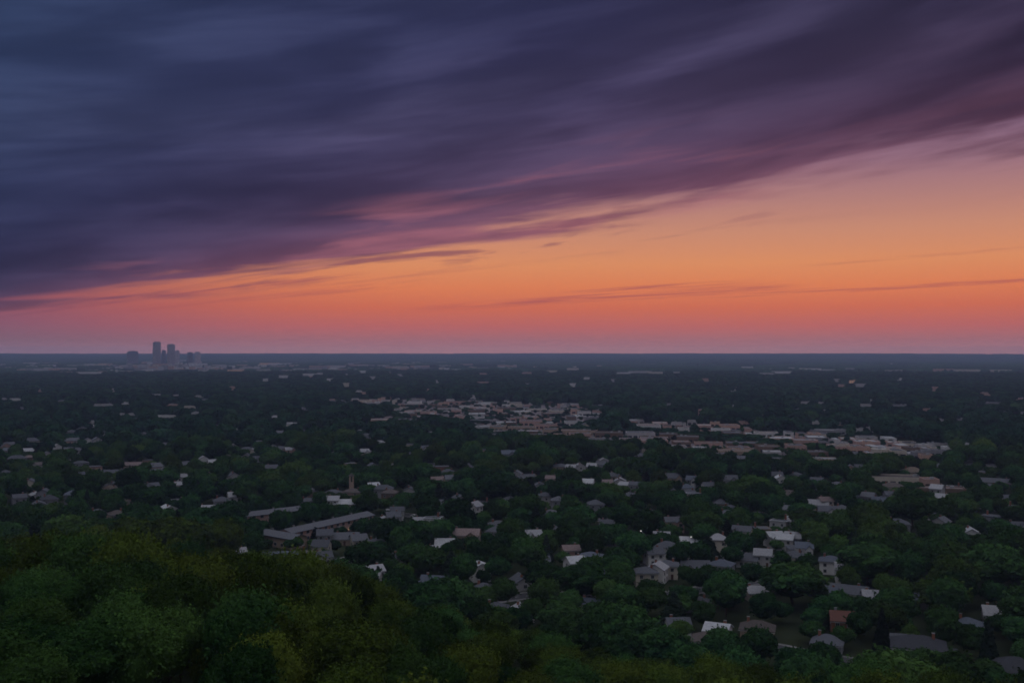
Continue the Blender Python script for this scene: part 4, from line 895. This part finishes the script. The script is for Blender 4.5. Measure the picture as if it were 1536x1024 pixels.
def count(l): return len(re.findall(r"[A-Za-z0-9][A-Za-z0-9'-]*", l))
ONES = 'no one two three four five six seven eight nine ten eleven twelve thirteen fourteen fifteen sixteen seventeen eighteen nineteen'.split()
TEN = 'x x twenty thirty forty fifty sixty seventy eighty ninety'.split()
def numw(v):
    v = int(max(0, min(99, v))); return ONES[v] if v < 20 else TEN[v//10]+('-'+ONES[v % 10] if v % 10 else '')
def halfw(v):
    v = max(0, min(99, v)); return numw(v)+(' and a half' if v-int(v) >= .5 else '')
for reg in REG:
    for o, look, noun, px, py, extra, _, lm in sorted([it for it in LABELS if it[6] == reg], key=lambda it: -it[4]):
        o['category'] = CAT[reg]
        if reg in GRP: o['group'] = GRP[reg]
        opts = []
        if lm: opts.append(f"{look} {extra}, {lm.replace('the ', '', 1)}"); opts.append(lm.replace('the ', '', 1))
        near = [l for l in LM if abs(l[1]-px) < 60 and abs(l[2]-py) < 24 and l[0] != lm]
        if near and reg != 'far' and reg != 'slope':
            l = min(near, key=lambda l: abs(l[1]-px)+abs(l[2]-py)*2); dx, dy = px-l[1], py-l[2]
            rel = ('just right of' if dx > 0 else 'just left of') if abs(dx) > abs(dy)*2 else ('just in front of' if dy > 0 else 'just behind')
            opts.append(f"{look} {extra} {rel} {l[0]}".replace('  ', ' ')); opts.append(f"{look} {rel} {l[0]}")
        u, v = px/15.36, min(py, 1016)/10.24
        opts.append(f"{look} {extra}, {numw(u)} percent across and {numw(v)} percent down".replace(' ,', ','))
        opts.append(f"{look}, {numw(u)} percent across and {numw(v)} percent down the photo")
        opts += [f"{look}, {halfw(a)} percent across, {halfw(b_)} percent down" for a in (u, u+.5, u-.5) for b_ in (v, v+.5, v-.5)]
        opts += [f"{look}, {numw(u)} percent across, {numw(v)} percent down, {w_} of its cluster" for w_ in ('front one', 'rear one', 'middle one')]
        for lab in opts:
            if lab not in used and 4 <= count(lab) <= 16: break
        else: print('LABEL FALLBACK', lab)
        used.add(lab); o['label'] = lab

# ------------------------------------------------------------------ haze, sky, sun
K = 1.1e-4; HAZE_TOP = 158.0; HX = 15200.0
def haze():
    b = MB(); mat = bpy.data.materials.new('haze'); mat.use_nodes = True; nt = mat.node_tree; nt.nodes.clear()
    out = nt.nodes.new('ShaderNodeOutputMaterial'); v = nt.nodes.new('ShaderNodeVolumePrincipled')
    v.inputs['Color'].default_value = (.52,.64,1.0,1); v.inputs['Density'].default_value = K; v.inputs['Anisotropy'].default_value = .25
    nt.links.new(v.outputs[0], out.inputs['Volume'])
    b.box(-HX, HX, -HX, HX, -9.0, HAZE_TOP, mat); o = b.build('haze'); tag(o, kind='stuff')
haze()
HZ = (.042,.056,.108)              # what the haze itself shows, used to set the sky behind it
def behind(rgb, t):
    I = lin(tuple(v*float(np.interp(t, [0,.004,.02], [.99,.985,1])) for v in rgb)); L = min(HX*.99, (HAZE_TOP-CAM_Z)/max(t, 1e-4)); T = math.exp(-K*L)
    return tuple(max(.004, (i-(1-T)*h)/T) for i, h in zip(I, HZ))

w = bpy.data.worlds.new('World'); S.world = w; w.use_nodes = True; nt = w.node_tree; N, Lk = nt.nodes, nt.links
bg = N['Background']
def val(v):
    n = N.new('ShaderNodeValue'); n.outputs[0].default_value = v; return n.outputs[0]
def M(op, a, b=None, c=None, clamp=False):
    n = N.new('ShaderNodeMath'); n.operation = op; n.use_clamp = clamp
    for i, q in enumerate((a, b, c)):
        if q is None: continue
        if isinstance(q, (int, float)): n.inputs[i].default_value = q
        else: Lk.new(q, n.inputs[i])
    return n.outputs[0]
def MR(v, a, b, c=0.0, d=1.0, sm=True):
    n = N.new('ShaderNodeMapRange'); n.interpolation_type = 'SMOOTHSTEP' if sm else 'LINEAR'
    for k_, q in (('From Min', a), ('From Max', b), ('To Min', c), ('To Max', d)): n.inputs[k_].default_value = q
    Lk.new(v, n.inputs['Value']); return n.outputs['Result']
def MIX(f, a, b, mode='MIX'):
    n = N.new('ShaderNodeMix'); n.data_type = 'RGBA'; n.blend_type = mode
    if isinstance(f, float): n.inputs['Factor'].default_value = f
    else: Lk.new(f, n.inputs['Factor'])
    for k_, q in (('A', a), ('B', b)):
        if isinstance(q, tuple): n.inputs[k_].default_value = (*q[:3], 1)
        else: Lk.new(q, n.inputs[k_])
    return n.outputs['Result']
def RAMP(v, stops):
    n = N.new('ShaderNodeValToRGB'); e = n.color_ramp.elements
    while len(e) < len(stops): e.new(.5)
    for q, (p, c) in zip(e, stops): q.position = p; q.color = (*c, 1)
    Lk.new(v, n.inputs['Fac']); return n.outputs['Color']
def NOISE(vec, scale, detail=4, rough=.5, dist=0.0):
    n = N.new('ShaderNodeTexNoise'); n.inputs['Scale'].default_value = scale; n.inputs['Detail'].default_value = detail; n.inputs['Roughness'].default_value = rough; n.inputs['Distortion'].default_value = dist
    Lk.new(vec, n.inputs['Vector']); return n.outputs['Fac']
def VEC(a, b, c=0.0):
    n = N.new('ShaderNodeCombineXYZ')
    for i, q in enumerate((a, b, c)):
        if isinstance(q, (int, float)): n.inputs[i].default_value = q
        else: Lk.new(q, n.inputs[i])
    return n.outputs[0]
tc = N.new('ShaderNodeTexCoord'); sp = N.new('ShaderNodeSeparateXYZ'); Lk.new(tc.outputs['Generated'], sp.inputs[0]); X, Y, Z = sp.outputs
hor = M('SQRT', M('ADD', M('MULTIPLY', X, X), M('MULTIPLY', Y, Y)))
t = M('DIVIDE', M('MAXIMUM', Z, 0.0), M('MAXIMUM', hor, .02))            # tangent of the elevation
az = M('ARCTAN2', X, Y)
tf = M('SQRT', M('DIVIDE', t, 1.2, clamp=True))           # the ramps are read on a root scale, finest at the horizon
def stops(rows):
    rows = [(a_*1.0, tuple(v*.985 for v in c)) for a_, c in rows]
    ts = sorted({0,.0015,.003,.0042,.0047,.0052,.0058,.0066,.0076,.0088,.0102,.012,.0145,.019,.029,.040}|{r_[0] for r_ in rows})[:32]; out = []
    for ti in ts: out.append((math.sqrt(min(1, ti/1.2)), behind(tuple(float(np.interp(ti, [r_[0] for r_ in rows], [r_[1][k] for r_ in rows])) for k in range(3)), ti)))
    return out
def yy(y): return (HY-y)/F
glow = RAMP(tf, stops([(0,(144,107,118)),(yy(512),(148,101,113)),(yy(490),(176,98,100)),(yy(462),(200,105,84)),(yy(432),(216,124,86)),(yy(398),(217,140,98)),(yy(352),(200,138,114)),(yy(305),(176,126,123)),(yy(255),(150,112,130)),(yy(205),(134,104,132)),(.35,(112,104,142)),(.6,(135,132,160)),(1.0,(188,190,200))]))
dull = RAMP(tf, stops([(0,(120,100,120)),(yy(512),(116,90,109)),(yy(485),(128,84,106)),(yy(455),(140,80,98)),(yy(425),(120,72,98)),(yy(380),(92,66,96)),(yy(300),(76,66,102)),(.35,(84,84,122)),(.6,(125,126,158)),(1.0,(188,190,200))]))
rear = RAMP(tf, [(0,(.12,.09,.13)),(.22,(.22,.135,.15)),(.35,(.09,.075,.11)),(.59,(.10,.11,.15)),(.84,(.30,.31,.36)),(1.0,(.52,.54,.60))])
GA = R(13)
cg = M('DIVIDE', M('ADD', M('MULTIPLY', X, math.sin(GA)), M('MULTIPLY', Y, math.cos(GA))), M('MAXIMUM', hor, .02))
base = MIX(MR(cg, .72, .955), dull, glow)
base = MIX(MR(cg, .15, -.35), base, rear)
# cloud deck: streets of cloud running to a point on the horizon left of the view
A0 = R(-38)
inv = M('DIVIDE', 1.0, M('MAXIMUM', Z, .004))
c_ = M('MULTIPLY', M('ADD', M('MULTIPLY', X, math.cos(A0)), M('MULTIPLY', Y, -math.sin(A0))), inv)
q = M('LOGARITHM', M('MAXIMUM', c_, .15), math.e)
wob = NOISE(VEC(M('MULTIPLY', az, 1.6), M('MULTIPLY', q, 1.3), 3.3), 1.6, 3)
sl_ = M('SUBTRACT', t, M('ADD', M('MULTIPLY', az, .10), M('MULTIPLY', M('MULTIPLY', az, t), .25)))       # streaks lean gently up to the right
n_big = NOISE(VEC(M('MULTIPLY', az, 3.6), M('MULTIPLY', sl_, 20.0), 1.7), 1.2, 4, .5, .3)
n_fine = NOISE(VEC(M('MULTIPLY', az, 6.0), M('MULTIPLY', sl_, 75.0), 7.7), 1.0, 5, .52, .35)
n_soft = NOISE(VEC(M('MULTIPLY', az, 1.8), M('MULTIPLY', sl_, 7.0), 9.1), 1.4, 2, .45, .3)
qq = M('ADD', q, M('ADD', M('MULTIPLY', M('SUBTRACT', n_big, .5), .55), M('ADD', M('MULTIPLY', M('SUBTRACT', n_fine, .5), .42), M('MULTIPLY', M('SUBTRACT', wob, .5), .25))))
qq = M('SUBTRACT', qq, MR(M('ABSOLUTE', M('ADD', az, .18)), .34, .02, 0.0, .13))
qq = M('ADD', qq, M('MULTIPLY', M('SUBTRACT', n_fine, .5), MR(az, .35, -.1, .05, .55)))
mask = MR(qq, 1.76, 1.46)
def qs(v): return (v+1.0)/3.0
qn = M('DIVIDE', M('ADD', q, 1.0), 3.0, clamp=True)
def cs(rows): return [(qs(a), lin(c)) for a, c in rows]
ccol = RAMP(qn, cs([(-.6,(44,58,92)),(.1,(46,54,88)),(.6,(48,50,84)),(.95,(50,45,76)),(1.2,(64,52,82)),(1.4,(86,60,88)),(1.6,(112,70,92))]))
tex = M('ADD', M('MULTIPLY', MR(n_big, .38, .70), .42), M('MULTIPLY', MR(n_soft, .40, .68), .45))
lit = RAMP(qn, cs([(-.6,(62,78,112)),(.4,(70,74,108)),(1.0,(84,76,110)),(1.3,(104,82,112)),(1.5,(138,94,114)),(1.7,(165,108,116))]))
cl = MIX(M('MULTIPLY', tex, MR(n_fine, .25, .75, .45, .95)), ccol, lit)
vs = N.new('ShaderNodeVectorMath'); vs.operation = 'SCALE'; Lk.new(cl, vs.inputs[0]); Lk.new(M('MULTIPLY', MR(n_big, .3, .7, .80, 1.10), MR(M('ADD', az, M('MULTIPLY', t, .6)), .22, .66, 1.0, .60)), vs.inputs['Scale'])
cover = M('MULTIPLY', mask, M('MULTIPLY', MR(Z, .62, .38), MR(cg, -.15, .25)))
sky = MIX(cover, base, vs.outputs[0])
# thin streaks low over the glow
def streak(q0, wd, az0, az1, seed, amt):
    wv = NOISE(VEC(M('MULTIPLY', az, 4.0), M('MULTIPLY', q, 2.0), seed), 2.0, 3)
    dq = M('ABSOLUTE', M('SUBTRACT', M('ADD', q, M('MULTIPLY', M('SUBTRACT', wv, .5), .12)), q0))
    brk = MR(NOISE(VEC(M('MULTIPLY', az, 9.0), M('MULTIPLY', q, 30.0), seed+4), 1.4, 4, .6), .38, .62)
    m_ = M('MULTIPLY', MR(dq, wd, 0.0), M('MULTIPLY', brk, M('MULTIPLY', MR(az, az0, az0+.08), MR(az, az1, az1-.08))))
    return M('MULTIPLY', m_, amt)
for a in ((2.55,.11,-.12,.30,1.0,.80),(2.42,.05,.02,.26,2.0,.75),(2.66,.045,.16,.56,3.0,.62),(2.28,.03,.26,.52,4.0,.30),(1.95,.04,-.22,.05,5.0,.25),(2.05,.08,-.44,-.06,6.0,.5),(1.85,.05,-.48,-.12,7.0,.6)):
    sky = MIX(streak(*a), sky, lin((166,82,88)))
P1 = NOISE(VEC(M('MULTIPLY', az, 5.0), M('MULTIPLY', sl_, 46.0), 31.0), 1.0, 4, .5, .4)
P2 = NOISE(VEC(M('MULTIPLY', az, 6.5), M('MULTIPLY', sl_, 62.0), 37.0), 1.0, 5, .55, .4)
band = lambda a, b_, c, d: M('MULTIPLY', MR(q, a, b_), MR(q, d, c))
front = M('MULTIPLY', MR(az, .34, .02, .08, 1.0), MR(cg, .2, .5))
sky = MIX(M('MULTIPLY', M('MULTIPLY', MR(P1, .50, .70), band(1.12, 1.42, 1.62, 1.80)), M('MULTIPLY', front, .62)), sky, lin((168,104,118)))
sky = MIX(M('MULTIPLY', M('MULTIPLY', MR(P2, .52, .66), band(1.48, 1.62, 1.74, 2.02)), M('MULTIPLY', front, .72)), sky, lin((122,70,92)))
for a in ((1.72,.04,-.44,-.10,21.0,.35),(1.82,.04,-.50,-.22,23.0,.4)):
    sky = MIX(streak(*a), sky, lin((112,66,92)))
ns = N.new('ShaderNodeTexSky'); ns.sky_type = 'NISHITA'; ns.sun_disc = False; ns.sun_elevation = R(3); ns.sun_rotation = GA
nm = N.new('ShaderNodeVectorMath'); nm.operation = 'SCALE'; Lk.new(ns.outputs[0], nm.inputs[0]); nm.inputs['Scale'].default_value = .0004
ad = N.new('ShaderNodeVectorMath'); ad.operation = 'ADD'; Lk.new(sky, ad.inputs[0]); Lk.new(nm.outputs[0], ad.inputs[1])
Lk.new(ad.outputs[0], bg.inputs['Color']); bg.inputs['Strength'].default_value = 1.0
w.cycles.sampling_method = 'MANUAL'; w.cycles.sample_map_resolution = 1024

sl = bpy.data.lights.new('sun', 'SUN'); sl.energy = .12; sl.angle = R(12); sl.color = (1.0,.62,.45)
so = bpy.data.objects.new('sun', sl); link(so); sd = Vector((math.sin(R(62))*math.cos(R(8)), math.cos(R(62))*math.cos(R(8)), math.sin(R(8))))
so.rotation_euler = sd.to_track_quat('Z', 'Y').to_euler()

cam = bpy.data.cameras.new('camera'); co = bpy.data.objects.new('camera', cam); link(co); S.camera = co
cam.sensor_width = 36; cam.lens = 36*F/1536; cam.clip_start = .5; cam.clip_end = 60000
co.location = (0, 0, CAM_Z); co.rotation_euler = (R(90)+math.atan((HY-512)/F), 0, 0)

S.view_settings.view_transform = 'Standard'; S.view_settings.look = 'None'; S.view_settings.exposure = 0; S.view_settings.gamma = 1
S.render.engine = 'CYCLES'; cy = S.cycles
cy.max_bounces = 4; cy.diffuse_bounces = 2; cy.glossy_bounces = 2; cy.transmission_bounces = 2; cy.volume_bounces = 1
cy.use_denoising = True; cy.use_adaptive_sampling = True; cy.adaptive_threshold = .02
cy.filter_width = 1.7
